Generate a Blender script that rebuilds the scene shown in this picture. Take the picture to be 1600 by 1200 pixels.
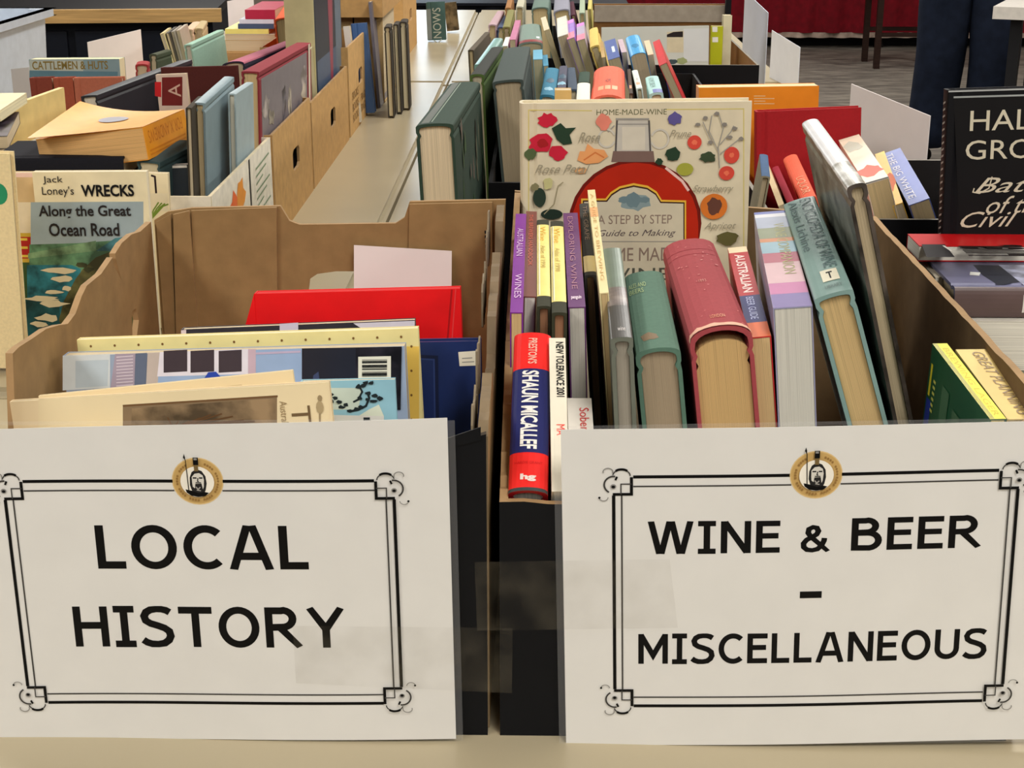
import bpy, bmesh, math, random
from mathutils import Vector, Matrix

for o in list(bpy.data.objects):
    bpy.data.objects.remove(o, do_unlink=True)
SC = bpy.context.scene
COL = SC.collection
random.seed(7)

# ------------------------------------------------------------ camera
# world: x right, y away from the viewer, z up; z = 0 is the table top, y = 0 the front of the two boxes
FPX = 2400.0
PITCH = math.atan(814 / FPX)
YAW = math.atan(50 / FPX * math.cos(PITCH))
CAM = Vector((0, -.82, .505))
FH = Vector((-math.sin(YAW), math.cos(YAW), 0))
RT = Vector((math.cos(YAW), math.sin(YAW), 0))
FW = FH * math.cos(PITCH) + Vector((0, 0, -math.sin(PITCH)))
UP = FH * math.sin(PITCH) + Vector((0, 0, math.cos(PITCH)))
cd = bpy.data.cameras.new('camera')
cam = bpy.data.objects.new('camera', cd)
COL.objects.link(cam)
cd.sensor_width = 36
cd.lens = 36 * FPX / 1600
cd.clip_start = .02
cam.matrix_world = Matrix((( RT.x, UP.x, -FW.x, CAM.x), (RT.y, UP.y, -FW.y, CAM.y), (RT.z, UP.z, -FW.z, CAM.z), (0, 0, 0, 1)))
SC.camera = cam

# ------------------------------------------------------------ light and exposure
SC.view_settings.view_transform = 'Standard'
SC.view_settings.look = 'None'
SC.view_settings.gamma = 1
SC.view_settings.exposure = -0.42
SC.view_settings.use_curve_mapping = False
w = bpy.data.worlds.new('world')
SC.world = w
w.use_nodes = True
w.node_tree.nodes['Background'].inputs[0].default_value = (1.0, .97, .93, 1)
w.node_tree.nodes['Background'].inputs[1].default_value = .25
CEIL = 2.15
FLOOR = -.74
LAMPS = [(x, y) for y in (-3.6, -1.45, 1.9, 4.6, 7.6) for x in (-1.9, .7, 3.6)]
for (lx, ly) in LAMPS:
    ld = bpy.data.lights.new('panel_light', 'AREA')
    ld.shape = 'RECTANGLE'
    ld.size = .58
    ld.size_y = 1.15
    ld.energy = 50
    ld.color = (1.0, .975, .935)
    lo = bpy.data.objects.new('panel_light', ld)
    lo.location = (lx, ly, CEIL - .06)
    COL.objects.link(lo)

# ------------------------------------------------------------ pixels to points
def ray(px, py):
    return FW + RT * ((px - 800) / FPX) + UP * ((600 - py) / FPX)
def PZ(px, py, z):
    d = ray(px, py); return CAM + d * ((z - CAM.z) / d.z)
def PY(px, py, y):
    d = ray(px, py); return CAM + d * ((y - CAM.y) / d.y)
def PX(px, py, x):
    d = ray(px, py); return CAM + d * ((x - CAM.x) / d.x)
def PP(px, py, p, n):
    d = ray(px, py); return CAM + d * ((p - CAM).dot(n) / d.dot(n))

# ------------------------------------------------------------ materials
def lin(c):
    c /= 255.0
    return c / 12.92 if c <= .04045 else ((c + .055) / 1.055) ** 2.4
def rgb(c, k=1.0):
    q = [lin(v) * k for v in c]; m = max(q)
    if m > .86: q = [v * .86 / m for v in q]
    return tuple(q) + (1,)
MATS = {}
def mat(c, kind='plain', rough=None, k=1.13):
    key = (tuple(c), kind, rough, k)
    if key in MATS: return MATS[key]
    m = bpy.data.materials.new('%s_%02x%02x%02x' % ((kind,) + tuple(int(v) for v in c)))
    m.use_nodes = True
    nt = m.node_tree; N = nt.nodes; L = nt.links
    b = N['Principled BSDF']
    base = rgb(c, k)
    b.inputs['Base Color'].default_value = base
    R = {'plain': .55, 'paper': .6, 'gloss': .36, 'cloth': .8, 'card': .75, 'pages': .85, 'print': .5, 'wood': .45, 'plastic': .35, 'table': .3, 'wrap': .38, 'fabric': .9, 'photo': .3}[kind]
    b.inputs['Roughness'].default_value = R if rough is None else rough
    b.inputs['Specular IOR Level'].default_value = .5 if kind in ('plastic', 'table') else .28
    if max(c) < 45: b.inputs['Specular IOR Level'].default_value = .15
    tc = N.new('ShaderNodeTexCoord')
    def noise(scale, mapping=(1, 1, 1), detail=3):
        mp = N.new('ShaderNodeMapping'); mp.inputs['Scale'].default_value = mapping
        L.new(tc.outputs['Object'], mp.inputs['Vector'])
        n = N.new('ShaderNodeTexNoise'); n.inputs['Scale'].default_value = scale; n.inputs['Detail'].default_value = detail
        L.new(mp.outputs['Vector'], n.inputs['Vector'])
        return n
    def vary(n, lo, hi, a=.3, z=.7, c2=None):
        r = N.new('ShaderNodeValToRGB')
        r.color_ramp.elements[0].position = a; r.color_ramp.elements[1].position = z
        r.color_ramp.elements[0].color = tuple(min(.95, v * lo) for v in base[:3]) + (1,)
        r.color_ramp.elements[1].color = c2 or (tuple(min(.95, v * hi) for v in base[:3]) + (1,))
        L.new(n.outputs['Fac'], r.inputs['Fac'])
        L.new(r.outputs['Color'], b.inputs['Base Color'])
    def bump(n, s, dist=.001):
        bp = N.new('ShaderNodeBump'); bp.inputs['Strength'].default_value = s; bp.inputs['Distance'].default_value = dist
        L.new(n.outputs['Fac'], bp.inputs['Height']); L.new(bp.outputs['Normal'], b.inputs['Normal'])
    if kind == 'card':
        n = noise(60, (1, 1, 1), 5); vary(n, .86, 1.08); bump(noise(400, (1, .2, 1), 2), .12, .0006)
    elif kind == 'pages':
        n = noise(1, (2600, 6, 6), 3); vary(n, .74, 1.12, .32, .66); bump(n, .35, .0006)
    elif kind == 'cloth':
        n = noise(350, (1, 1, 1), 4); vary(n, .93, 1.05); bump(n, .12, .0004)
    elif kind == 'fabric':
        n = noise(25, (1, 1, 1), 4); vary(n, .75, 1.2); bump(noise(300), .2, .001)
    elif kind == 'table':
        n = noise(9, (1, 1, 1), 4); vary(n, .96, 1.03); bump(noise(500, (1, 1, 1), 2), .05, .0004)
    elif kind == 'wood':
        n = noise(3, (2, 40, 40), 4); vary(n, .75, 1.15)
    elif kind == 'photo':
        n = noise(38, (1, 1, 1), 6); vary(n, .35, 1.5, .38, .62)
    elif kind == 'wrap':
        b.inputs['Coat Weight'].default_value = .12; b.inputs['Coat Roughness'].default_value = .12
        n = noise(40, (1, 1, 1), 3); bump(n, .25, .002)
    elif kind == 'paper':
        n = noise(30, (1, 1, 1), 3); vary(n, .98, 1.02)
    elif kind in ('gloss', 'plain', 'plastic', 'print'):
        n = noise(45, (1, 1, 1), 3); vary(n, .93, 1.05)
    MATS[key] = m
    return m

# ------------------------------------------------------------ objects
def thing(name, label, cat, group=None, M=None):
    o = bpy.data.objects.new(name, None)
    o.empty_display_size = .02
    COL.objects.link(o)
    o['label'] = label; o['category'] = cat
    if group: o['group'] = group
    if M is not None: o.matrix_world = M
    return o
def tag(o, label, cat, group=None):
    o['label'] = label; o['category'] = cat
    if group: o['group'] = group
    return o
def mesh(name, vs, fs, mats, parent=None, mi=None, M=None, smooth=False):
    me = bpy.data.meshes.new(name)
    me.from_pydata([tuple(v) for v in vs], [], fs)
    if not isinstance(mats, (list, tuple)): mats = [mats]
    for m in mats: me.materials.append(m)
    if mi:
        for p, i in zip(me.polygons, mi): p.material_index = i
    if smooth:
        for p in me.polygons: p.use_smooth = True
    me.update()
    o = bpy.data.objects.new(name, me)
    COL.objects.link(o)
    if parent: o.parent = parent
    if M is not None: o.matrix_world = M
    return o
def structure(o):
    o['kind'] = 'structure'; return o
BOXF = [(0, 3, 2, 1), (4, 5, 6, 7), (0, 1, 5, 4), (1, 2, 6, 5), (2, 3, 7, 6), (3, 0, 4, 7)]
def boxv(x0, x1, y0, y1, z0, z1):
    return [(x0, y0, z0), (x1, y0, z0), (x1, y1, z0), (x0, y1, z0), (x0, y0, z1), (x1, y0, z1), (x1, y1, z1), (x0, y1, z1)]
def box(name, b, m, parent=None, M=None):
    return mesh(name, boxv(*b), BOXF, m, parent, M=M)
def boxes(name, bs, m, parent=None):
    vs, fs = [], []
    for b in bs:
        k = len(vs); vs += boxv(*b); fs += [tuple(i + k for i in f) for f in BOXF]
    return mesh(name, vs, fs, m, parent)
def frame(o, x, y, z):
    return Matrix(((x.x, y.x, z.x, o.x), (x.y, y.y, z.y, o.y), (x.z, y.z, z.z, o.z), (0, 0, 0, 1)))
def ortho(o, y, zhint):
    y = y.normalized(); x = y.cross(zhint).normalized(); z = x.cross(y).normalized()
    return frame(o, x, y, z)

def panel(name, outline, M, t, mats, parent=None, holes=(), world=False):
    """a sheet cut to an outline (list of 2-D points in the frame's x, y), from z = 0 (face) back to z = -t; mats = (face, back, edge)"""
    bm = bmesh.new()
    loops = [list(outline)] + [list(h) for h in holes]
    edges = []; rings = []
    for lp in loops:
        vs = [bm.verts.new((p[0], p[1], 0)) for p in lp]
        rings.append(vs)
        edges += [bm.edges.new((vs[i], vs[(i + 1) % len(vs)])) for i in range(len(vs))]
    r = bmesh.ops.triangle_fill(bm, edges=edges, use_beauty=True, use_dissolve=False)
    bm.verts.index_update()
    vs = [v.co.copy() for v in bm.verts]
    fs = []
    for f in bm.faces:
        idx = [v.index for v in f.verts]
        if f.normal.z < 0 or (f.calc_area() > 0 and (vs[idx[1]] - vs[idx[0]]).cross(vs[idx[2]] - vs[idx[0]]).z < 0): idx.reverse()
        fs.append(tuple(idx))
    n = len(vs)
    rr = [[v.index for v in ring] for ring in rings]
    bm.free()
    mi = [0] * len(fs)
    allv = vs + [Vector((v.x, v.y, -t)) for v in vs]
    back = [tuple(i + n for i in reversed(f)) for f in fs]
    mi += [1] * len(back)
    side = []
    for ring in rr:
        for i in range(len(ring)):
            a, b2 = ring[i], ring[(i + 1) % len(ring)]
            side.append((a, b2, b2 + n, a + n))
    mi += [2] * len(side)
    if not isinstance(mats, (list, tuple)): mats = (mats,) * 3
    o = mesh(name, allv, fs + back + side, list(mats), parent, mi)
    if parent is None or world: o.matrix_world = M
    else: o.matrix_local = M
    return o

# ------------------------------------------------------------ lettering
TCACHE = {}
def text_geo(s, shear=0.0, bold=0.0):
    key = (s, shear, bold)
    if key in TCACHE: return TCACHE[key]
    c = bpy.data.curves.new('lettering', 'FONT'); c.body = s; c.shear = shear; c.offset = bold; c.resolution_u = 3
    o = bpy.data.objects.new('lettering', c); COL.objects.link(o)
    dg = bpy.context.evaluated_depsgraph_get()
    me = bpy.data.meshes.new_from_object(o.evaluated_get(dg))
    vs = [v.co.copy() for v in me.vertices]; fs = [tuple(p.vertices) for p in me.polygons]
    bpy.data.objects.remove(o); bpy.data.curves.remove(c); bpy.data.meshes.remove(me)
    x0 = min(v.x for v in vs); x1 = max(v.x for v in vs); y0 = min(v.y for v in vs); y1 = max(v.y for v in vs)
    vs = [((v.x - x0) / (x1 - x0), (v.y - y0) / (y1 - y0)) for v in vs]
    TCACHE[key] = (vs, fs)
    return vs, fs

def arc(cx, cy, rx, ry, a0, a1, n=14):
    return [(cx + rx * math.cos(math.radians(a0 + (a1 - a0) * i / n)), cy + ry * math.sin(math.radians(a0 + (a1 - a0) * i / n))) for i in range(n + 1)]
def stroke(pts, w, closed=False):
    """a ribbon of width w along pts, as quads"""
    n = len(pts); L_, R_ = [], []
    for i in range(n):
        p = Vector(pts[i])
        if closed: a = Vector(pts[(i - 1) % n]); b = Vector(pts[(i + 1) % n])
        else: a = Vector(pts[max(0, i - 1)]); b = Vector(pts[min(n - 1, i + 1)])
        d1 = (p - a) if (p - a).length > 1e-9 else (b - p); d2 = (b - p) if (b - p).length > 1e-9 else (p - a)
        d1 = d1.normalized(); d2 = d2.normalized(); d = d1 + d2
        d = d.normalized() if d.length > 1e-6 else d1
        nn = Vector((-d.y, d.x)); k = 1 / max(.35, nn.dot(Vector((-d1.y, d1.x))))
        L_.append(p + nn * w / 2 * k); R_.append(p - nn * w / 2 * k)
    vs = [tuple(v) for v in L_ + R_]; fs = []
    for i in range(n if closed else n - 1):
        j = (i + 1) % n; fs.append((i, n + i, n + j, j))
    return vs, fs
W = .17; H2 = W / 2; T1 = 1 - H2
GL = {
 'L': (.56, [[(H2, 1), (H2, H2), (.56, H2)]]),
 'O': (.90, ['c', arc(.45, .5, .45 - H2, .5 - H2 + .01, 0, 348.75, 31)]),
 'C': (.76, [arc(.45, .5, .45 - H2, .5 - H2 + .01, 48, 312, 28)]),
 'A': (.86, [[(.075, -.02), (.385, 1.02)], [(.475, 1.02), (.785, -.02)], [(.17, .30), (.69, .30)]]),
 'H': (.76, [[(H2, 0), (H2, 1)], [(.76 - H2, 0), (.76 - H2, 1)], [(H2, .53), (.76 - H2, .53)]]),
 'I': (.46, [[(.23, 0), (.23, 1)], [(0, T1 + .02), (.46, T1 + .02)], [(0, H2 - .02), (.46, H2 - .02)]]),
 'S': (.72, [[(.66, .86), (.58, .91), (.48, .94), (.36, .945), (.24, .92), (.14, .86), (.09, .76), (.12, .65), (.22, .58), (.37, .53), (.52, .47), (.62, .39), (.645, .27), (.60, .17), (.50, .09), (.36, .06), (.22, .07), (.11, .11), (.03, .17)]]),
 'T': (.74, [[(0, T1), (.74, T1)], [(.37, 0), (.37, 1)]]),
 'R': (.80, [[(H2, 0), (H2, 1)], [(H2, T1), (.36, T1)] + arc(.38, .72, .23, .21, 80, -80, 10) + [(H2, .50)], [(.34, .48), (.74, 0)]]),
 'Y': (.80, [[(.06, 1), (.40, .46), (.74, 1)], [(.40, .5), (.40, 0)]]),
 'W': (1.16, [[(.07, 1.02), (.29, -.02)], [(.34, -.02), (.555, 1.02)], [(.605, 1.02), (.82, -.02)], [(.87, -.02), (1.09, 1.02)]]),
 'N': (.78, [[(H2, 0), (H2, 1)], [(H2 + .02, .97), (.78 - H2 - .02, .03)], [(.78 - H2, 0), (.78 - H2, 1)]]),
 'E': (.62, [[(.62, T1), (H2, T1), (H2, H2), (.62, H2)], [(H2, .53), (.58, .53)]]),
 'B': (.74, [[(H2, 0), (H2, 1)], [(H2, T1), (.34, T1)] + arc(.36, .745, .22, .185, 80, -80, 10) + [(H2, .555)], [(H2, .54), (.38, .54)] + arc(.40, .305, .265, .235, 80, -80, 10) + [(H2, H2)]]),
 'M': (.92, [[(H2, 0), (H2, 1)], [(H2, .97), (.46, .28), (.92 - H2, .97)], [(.92 - H2, 0), (.92 - H2, 1)]]),
 'U': (.76, [[(H2, 1), (H2, .38)] + arc(.38, .36, .38 - H2, .36 - H2, 180, 360, 14) + [(.76 - H2, .38), (.76 - H2, 1)]]),
 '&': (.86, [[(.84, .0), (.30, .58), (.22, .72), (.24, .86), (.36, .94), (.48, .90), (.53, .78), (.48, .66), (.34, .56), (.18, .46), (.09, .33), (.10, .19), (.20, .09), (.36, .06), (.52, .11), (.64, .24), (.71, .42), (.72, .52)]]),
 '-': (.42, [[(0, .37), (.42, .37)]]),
}
def glyph_geo(s, gap=.13, space=.42):
    vs, fs = [], []; x = 0
    for ch in s:
        if ch == ' ': x += space; continue
        wd, st = GL[ch]; closed = False
        if st[0] == 'c': closed = True; st = st[1:]
        for pl in st:
            v, f = stroke(pl, W, closed)
            k = len(vs); vs += [(a + x, b) for a, b in v]; fs += [tuple(i + k for i in q) for q in f]
        x += wd + gap
    x0 = min(v[0] for v in vs); x1 = max(v[0] for v in vs); y0, y1 = 0, 1
    if s == '-': y0 = min(v[1] for v in vs); y1 = max(v[1] for v in vs)
    else: vs = [(a, max(-.015, min(1.015, b))) for a, b in vs]
    return [((a - x0) / (x1 - x0), (b - y0) / (y1 - y0)) for a, b in vs], fs

class Print:
    """flat ink on a face: collects 2-D shapes (metres in the face's own u, v) into ONE mesh with a slot per ink"""
    def __init__(s): s.vs = []; s.fs = []; s.mi = []; s.m = []; s.z = .00012
    def slot(s, m):
        if m not in s.m: s.m.append(m)
        return s.m.index(m)
    def add(s, pts, fs, m):
        k = len(s.vs); s.vs += [(p[0], p[1], s.z) for p in pts]; i = s.slot(m)
        for f in fs: s.fs.append(tuple(j + k for j in f)); s.mi.append(i)
        s.z += .00003
        return s
    def poly(s, pts, m): return s.add(pts, [tuple(range(len(pts)))], m)
    def rect(s, u0, v0, u1, v1, m): return s.poly([(u0, v0), (u1, v0), (u1, v1), (u0, v1)], m)
    def ell(s, cx, cy, rx, ry, m, n=20): return s.poly([(cx + rx * math.cos(2 * math.pi * i / n), cy + ry * math.sin(2 * math.pi * i / n)) for i in range(n)], m)
    def blob(s, cx, cy, rx, ry, m, seed=0, n=14, j=.25):
        r = random.Random(seed)
        return s.poly([(cx + rx * (1 + r.uniform(-j, j)) * math.cos(2 * math.pi * i / n), cy + ry * (1 + r.uniform(-j, j)) * math.sin(2 * math.pi * i / n)) for i in range(n)], m)
    def line(s, pts, w, m, closed=False):
        if len(pts) == 2 and not closed:
            (a, b), (c, d) = pts; n = max(1, int(math.hypot(c - a, d - b) / .008)); pts = [(a + (c - a) * i / n, b + (d - b) * i / n) for i in range(n + 1)]
        v, f = stroke(pts, w, closed); return s.add(v, f, m)
    def text(s, t, u0, v0, u1, v1, m, rot=0, shear=0.0, bold=0.0, glyph=False):
        v, f = glyph_geo(t) if glyph else text_geo(t, shear, bold)
        if rot == 0: q = [(u0 + a * (u1 - u0), v0 + b * (v1 - v0)) for a, b in v]
        elif rot == 90: q = [(u1 - b * (u1 - u0), v0 + a * (v1 - v0)) for a, b in v]      # reads upwards
        else: q = [(u0 + b * (u1 - u0), v1 - a * (v1 - v0)) for a, b in v]                # reads downwards
        return s.add(q, f, m)
    def build(s, name, parent, M=None):
        o = mesh(name, s.vs, s.fs, s.m, parent, s.mi)
        if M is not None: o.matrix_local = M
        return o

# ------------------------------------------------------------ books
# a book's own frame: x = thickness, y = tail to head, z = fore-edge to spine; origin at tail, fore-edge, middle
INKW = mat((235, 232, 222), 'print'); INKK = mat((18, 18, 20), 'print')
def face_frame(face, th, ln, dp):
    X, Y, Z = Vector((1, 0, 0)), Vector((0, 1, 0)), Vector((0, 0, 1))
    if face == 'spine': return frame(Vector((-th / 2, 0, dp)), X, Y, Z), th, ln
    if face == 'front': return frame(Vector((th / 2, 0, dp)), -Z, Y, X), dp, ln
    if face == 'back': return frame(Vector((-th / 2, 0, 0)), Z, Y, -X), dp, ln
    if face == 'tail': return frame(Vector((-th / 2, 0, 0)), X, Z, -Y), th, dp
    if face == 'head': return frame(Vector((th / 2, ln, 0)), -X, Z, Y), th, dp
def cover_profile(h, dp, bulge, bt, groove):
    out = [(-h, 0)]; inn = [(-h + bt, 0)]
    zs = dp - bulge
    if groove:
        for dz, dx in ((.011, 0), (.008, .0014), (.005, 0)):
            out.append((-h + dx, zs - dz)); inn.append((-h + dx + bt, zs - dz))
    n = 10 if bulge > .0005 else 1
    hi = h - bt
    for i in range(n + 1):
        a = math.pi * (1 - i / n)
        s = math.sin(a)
        c = math.cos(a)
        out.append((h * c, zs + bulge * s ** .8)); inn.append((hi * c, zs - bt + bulge * s ** .8))
    if groove:
        for dz, dx in ((.005, 0), (.008, .0014), (.011, 0)):
            out.append((h - dx, zs - dz)); inn.append((h - dx - bt, zs - dz))
    out.append((h, 0)); inn.append((h - bt, 0))
    return out, inn
def book(label, M, th, ln, dp, cov, pages=(205, 185, 145), kind='hard', bulge=None, spine=None, ck=None, gap=0.0, group=None, name=None, back=None, cat='book', pk=1.13):
    """cov: cover colour; spine: colour of the spine if it differs; kind hard / soft"""
    hard = kind == 'hard'
    b = bulge if bulge is not None else (min(.006, th * .16) if hard else .0)
    bt = min(.0026, th * .2) if hard else min(.0007, th * .2)
    ck = ck or ('cloth' if hard else 'gloss')
    root = thing(name or ('hardback_book' if hard else 'paperback_book'), label, cat, group, M)
    out, inn = cover_profile(th / 2, dp, b, bt, hard and th > .012)
    n = len(out); vs = []; fs = []; mi = []
    for y in (0, ln):
        vs += [(p[0], y, p[1]) for p in out] + [(p[0], y, p[1]) for p in inn]
    A, B, C, D = 0, n, 2 * n, 3 * n
    g = 4 if (hard and th > .012) else 1
    for i in range(n - 1):
        fs.append((A + i, A + i + 1, C + i + 1, C + i)); mi.append(1 if g <= i < n - 1 - g else (2 if i < g else 0))
        fs.append((B + i, D + i, D + i + 1, B + i + 1)); mi.append(0)
        fs.append((A + i, B + i, B + i + 1, A + i + 1)); mi.append(0)
        fs.append((C + i, C + i + 1, D + i + 1, D + i)); mi.append(0)
    fs.append((A, C, D, B)); fs.append((A + n - 1, B + n - 1, D + n - 1, C + n - 1)); mi += [0, 0]
    mc = mat(cov, ck); ms = mat(spine, ck) if spine else mc; mb = mat(back, ck) if back else mc
    COVER[root.name] = mesh('cover', vs, [tuple(reversed(f)) for f in fs], [mc, ms, mb], root, mi)
    ov = .003 if hard else .0004
    e = .0002
    pts = [(p[0] + (e if p[0] < 0 else -e), p[1] - e - gap if p[1] > ov else p[1]) for p in inn]
    pts[0] = (pts[0][0], ov); pts[-1] = (pts[-1][0], ov)
    k = len(pts)
    vs = [(p[0], ov, p[1]) for p in pts] + [(p[0], ln - ov, p[1]) for p in pts]
    fs = [tuple(range(k))] + [tuple(reversed(range(k, 2 * k)))] + [((i + 1) % k, i, k + i, k + (i + 1) % k) for i in range(k)]
    g_ = sum(pages) / 3; pages = tuple(int(v * .82 + g_ * .18) for v in pages)
    mesh('page_block', vs, fs, mat(pages, 'pages', k=pk), root)
    root['dims'] = (th, ln, dp, b)
    return root
COVER = {}
def ink(root, face, fn, name='cover_print'):
    """fn(P, w, h) draws on the face; on a rounded spine the ink follows the curve"""
    th, ln, dp, b = root['dims']
    F, w_, h_ = face_frame(face, th, ln, dp)
    P = Print(); fn(P, w_, h_)
    if face == 'spine':
        vs = []
        if b > .0005:
            # cut long shapes so that they can follow the curve
            bm = bmesh.new(); bv = [bm.verts.new(v) for v in P.vs]
            for f, i in zip(P.fs, P.mi):
                try: q = bm.faces.new([bv[j] for j in f]); q.material_index = i
                except ValueError: pass
            for s in range(1, 12):
                u = w_ * (1 - math.cos(math.pi * s / 12)) / 2
                bmesh.ops.bisect_plane(bm, geom=bm.verts[:] + bm.edges[:] + bm.faces[:], plane_co=(u, 0, 0), plane_no=(1, 0, 0), dist=1e-6)
            bm.verts.index_update()
            P.vs = [tuple(v.co) for v in bm.verts]; P.fs = [tuple(v.index for v in f.verts) for f in bm.faces]; P.mi = [f.material_index for f in bm.faces]
            bm.free()
        for (u, v, z) in P.vs:
            c = max(-1, min(1, (u - w_ / 2) / (w_ / 2))); s = math.sqrt(max(0, 1 - c * c))
            vs.append((u, v, z + (b * s ** .8 - b)))
        P.vs = vs
    return P.build(name, COVER[root.name], F)

def su(A, B, C, zf, zr, D=None):
    """frame of a book lying spine up: A, B = front ends of the spine's left and right edge, C = rear end of the left edge (pixels at height zf / zr), D = a lower pixel on the tail's left edge"""
    a = PZ(A[0], A[1], zf); b = PZ(B[0], B[1], zf); c = PZ(C[0], C[1], zr)
    y = (c - a).normalized()
    up = Vector((0, 0, 1))
    if D:
        d = PY(D[0], D[1], a.y); up = (a - d).normalized()
    x = y.cross(up).normalized(); z = x.cross(y).normalized()
    return a, x, y, z, (b - a).dot(x), (c - a).length
def spine_up(label, A, B, C, zf, zr, D, dp, cov, thick=None, length=None, **kw):
    a, x, y, z, th, ln = su(A, B, C, zf, zr, D)
    th = thick or max(.004, th); ln = length or ln
    base = kw.pop('base', .0045)
    if dp is None: dp = max(.03, (a.z - abs(x.z) * th - base + min(0, y.z) * ln) / z.z)
    o = a + x * th / 2 - z * dp
    return book(label, frame(o, x, y, z), th, ln, dp, cov, **kw)
def facing(label, BL, BR, TL, th, cov, **kw):
    """book whose front cover faces the viewer: three world points of the cover"""
    y = (TL - BL); r = (BR - BL); ln = y.length; dp = r.length
    y = y.normalized(); z = -(r - y * r.dot(y)).normalized(); x = y.cross(z)
    o = BR - x * th / 2
    return book(label, frame(o, x, y, z), th, ln, dp, cov, **kw)
def sheet(name, label, cat, pts, t, m, group=None, parent=None):
    """a card or paper from world points (planar polygon), thickness t, its frame at the first point"""
    o = pts[0]; x = (pts[1] - pts[0]).normalized(); n = x.cross(pts[-1] - pts[0]).normalized(); y = n.cross(x)
    q = [((p - o).dot(x), (p - o).dot(y)) for p in pts]
    ob = panel(name, q, frame(o, x, y, n), t, m, parent, world=True)
    if cat: tag(ob, label, cat, group)
    return ob

RM = {}
def root_at(name, label, cat, loc, group=None):
    o = thing(name, label, cat, group, Matrix.Translation(loc)); RM[o.name] = Vector(loc); return o
def put(o, M):
    """world frame M for a part of a thing made with root_at"""
    o.matrix_basis = Matrix.Translation(-RM[o.parent.name]) @ M; return o
XR, YU = Vector((1, 0, 0)), Vector((0, 0, 1))
def f_back(x, y, z=0): return frame(Vector((x, y, z)), Vector((1, 0, 0)), Vector((0, 0, 1)), Vector((0, -1, 0)))     # looks towards the viewer
def f_left(x, y, z=0): return frame(Vector((x, y, z)), Vector((0, 1, 0)), Vector((0, 0, 1)), Vector((1, 0, 0)))      # looks right
def f_right(x, y, z=0): return frame(Vector((x, y, z)), Vector((0, -1, 0)), Vector((0, 0, 1)), Vector((-1, 0, 0)))   # looks left
def on_face(root, face='front'):
    """pixel -> (u, v) on a face of a book"""
    th, ln, dp, b = root['dims']
    F, w_, h_ = face_frame(face, th, ln, dp)
    M = BM[root.name] @ F; I = M.inverted()
    p0 = M.translation; n = M.to_3x3() @ Vector((0, 0, 1))
    def q(px, py):
        v = I @ PP(px, py, p0, n); return (v.x, v.y)
    return q
BM = {}
_book = book
def book(label, M, *a, **k):
    r = _book(label, M, *a, **k); BM[r.name] = M.copy(); return r
def stand(label, TL, TR, y, h, lean, th, cov, y2=None, **kw):
    tl = PY(TL[0], TL[1], y); tr = PY(TR[0], TR[1], y if y2 is None else y2)
    a = math.radians(lean); side = (tr - tl).normalized()
    bk = Vector((-side.y, side.x, 0)).normalized()
    up = bk * math.sin(a) + Vector((0, 0, math.cos(a)))
    up = (up - side * up.dot(side)).normalized()
    h = min(h, (min(tl.z, tr.z) - .004) / math.cos(a))
    return facing(label, tl - up * h, tr - up * h, tl, th, cov, **kw)

# ============================================================ the room
def node_floor():
    m = bpy.data.materials.new('grey_floor_boards'); m.use_nodes = True
    N = m.node_tree.nodes; L = m.node_tree.links; b = N['Principled BSDF']
    tc = N.new('ShaderNodeTexCoord'); mp = N.new('ShaderNodeMapping'); mp.inputs['Scale'].default_value = (3, 9, 1)
    n = N.new('ShaderNodeTexNoise'); n.inputs['Scale'].default_value = 2.2; n.inputs['Detail'].default_value = 6
    r = N.new('ShaderNodeValToRGB')
    r.color_ramp.elements[0].position = .35; r.color_ramp.elements[0].color = rgb((88, 82, 75), 1.1)
    r.color_ramp.elements[1].position = .68; r.color_ramp.elements[1].color = rgb((136, 128, 116), 1.1)
    L.new(tc.outputs['Object'], mp.inputs['Vector']); L.new(mp.outputs['Vector'], n.inputs['Vector'])
    L.new(n.outputs['Fac'], r.inputs['Fac']); L.new(r.outputs['Color'], b.inputs['Base Color'])
    b.inputs['Roughness'].default_value = .6
    return m
X0, X1, Y0, Y1 = -5.0, 6.0, -6.0, 11.2
structure(box('floor', (X0, X1, Y0, Y1, FLOOR - .05, FLOOR), node_floor()))
structure(box('ceiling', (X0, X1, Y0, Y1, CEIL, CEIL + .05), mat((190, 186, 178), 'plain', k=1)))
WALLM = mat((150, 140, 126), 'plain', k=1)
structure(box('wall_left', (X0 - .1, X0, Y0, Y1, FLOOR, CEIL), WALLM))
structure(box('wall_right', (X1, X1 + .1, Y0, Y1, FLOOR, CEIL), WALLM))
structure(box('wall_back', (X0, X1, Y1, Y1 + .1, FLOOR, CEIL), WALLM))
structure(box('wall_front', (X0, X1, Y0 - .1, Y0, FLOOR, CEIL), WALLM))
# a tall daylit window in the far wall (its shine lies on the tables)
day = bpy.data.materials.new('daylight_pane'); day.use_nodes = True
db = day.node_tree.nodes['Principled BSDF']; db.inputs['Emission Color'].default_value = (.70, .86, 1, 1); db.inputs['Emission Strength'].default_value = 5.5
wn = thing('window_1', 'tall daylit window in the far wall beyond the tables', 'window', None, Matrix.Translation((-1.05, Y1 - .03, 1.15))); wn['kind'] = 'structure'
for i in range(2):
    for j in range(2): box('pane', (-.44 + i * .45, -.01 + i * .45, -.01, .01, -.84 + j * .85, -.01 + j * .85), day, wn)
boxes('window_frame', [(-.50, -.44, -.03, .02, -.9, .9), (.44, .50, -.03, .02, -.9, .9), (-.44, .44, -.03, .02, -.9, -.84), (-.44, .44, -.03, .02, .84, .9), (-.01, .01, -.02, .02, -.84, .84), (-.44, -.01, -.02, .02, -.01, .01), (.01, .44, -.02, .02, -.01, .01)], mat((220, 216, 208), 'plain', k=1), wn)
em = bpy.data.materials.new('lamp_diffuser'); em.use_nodes = True
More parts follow.
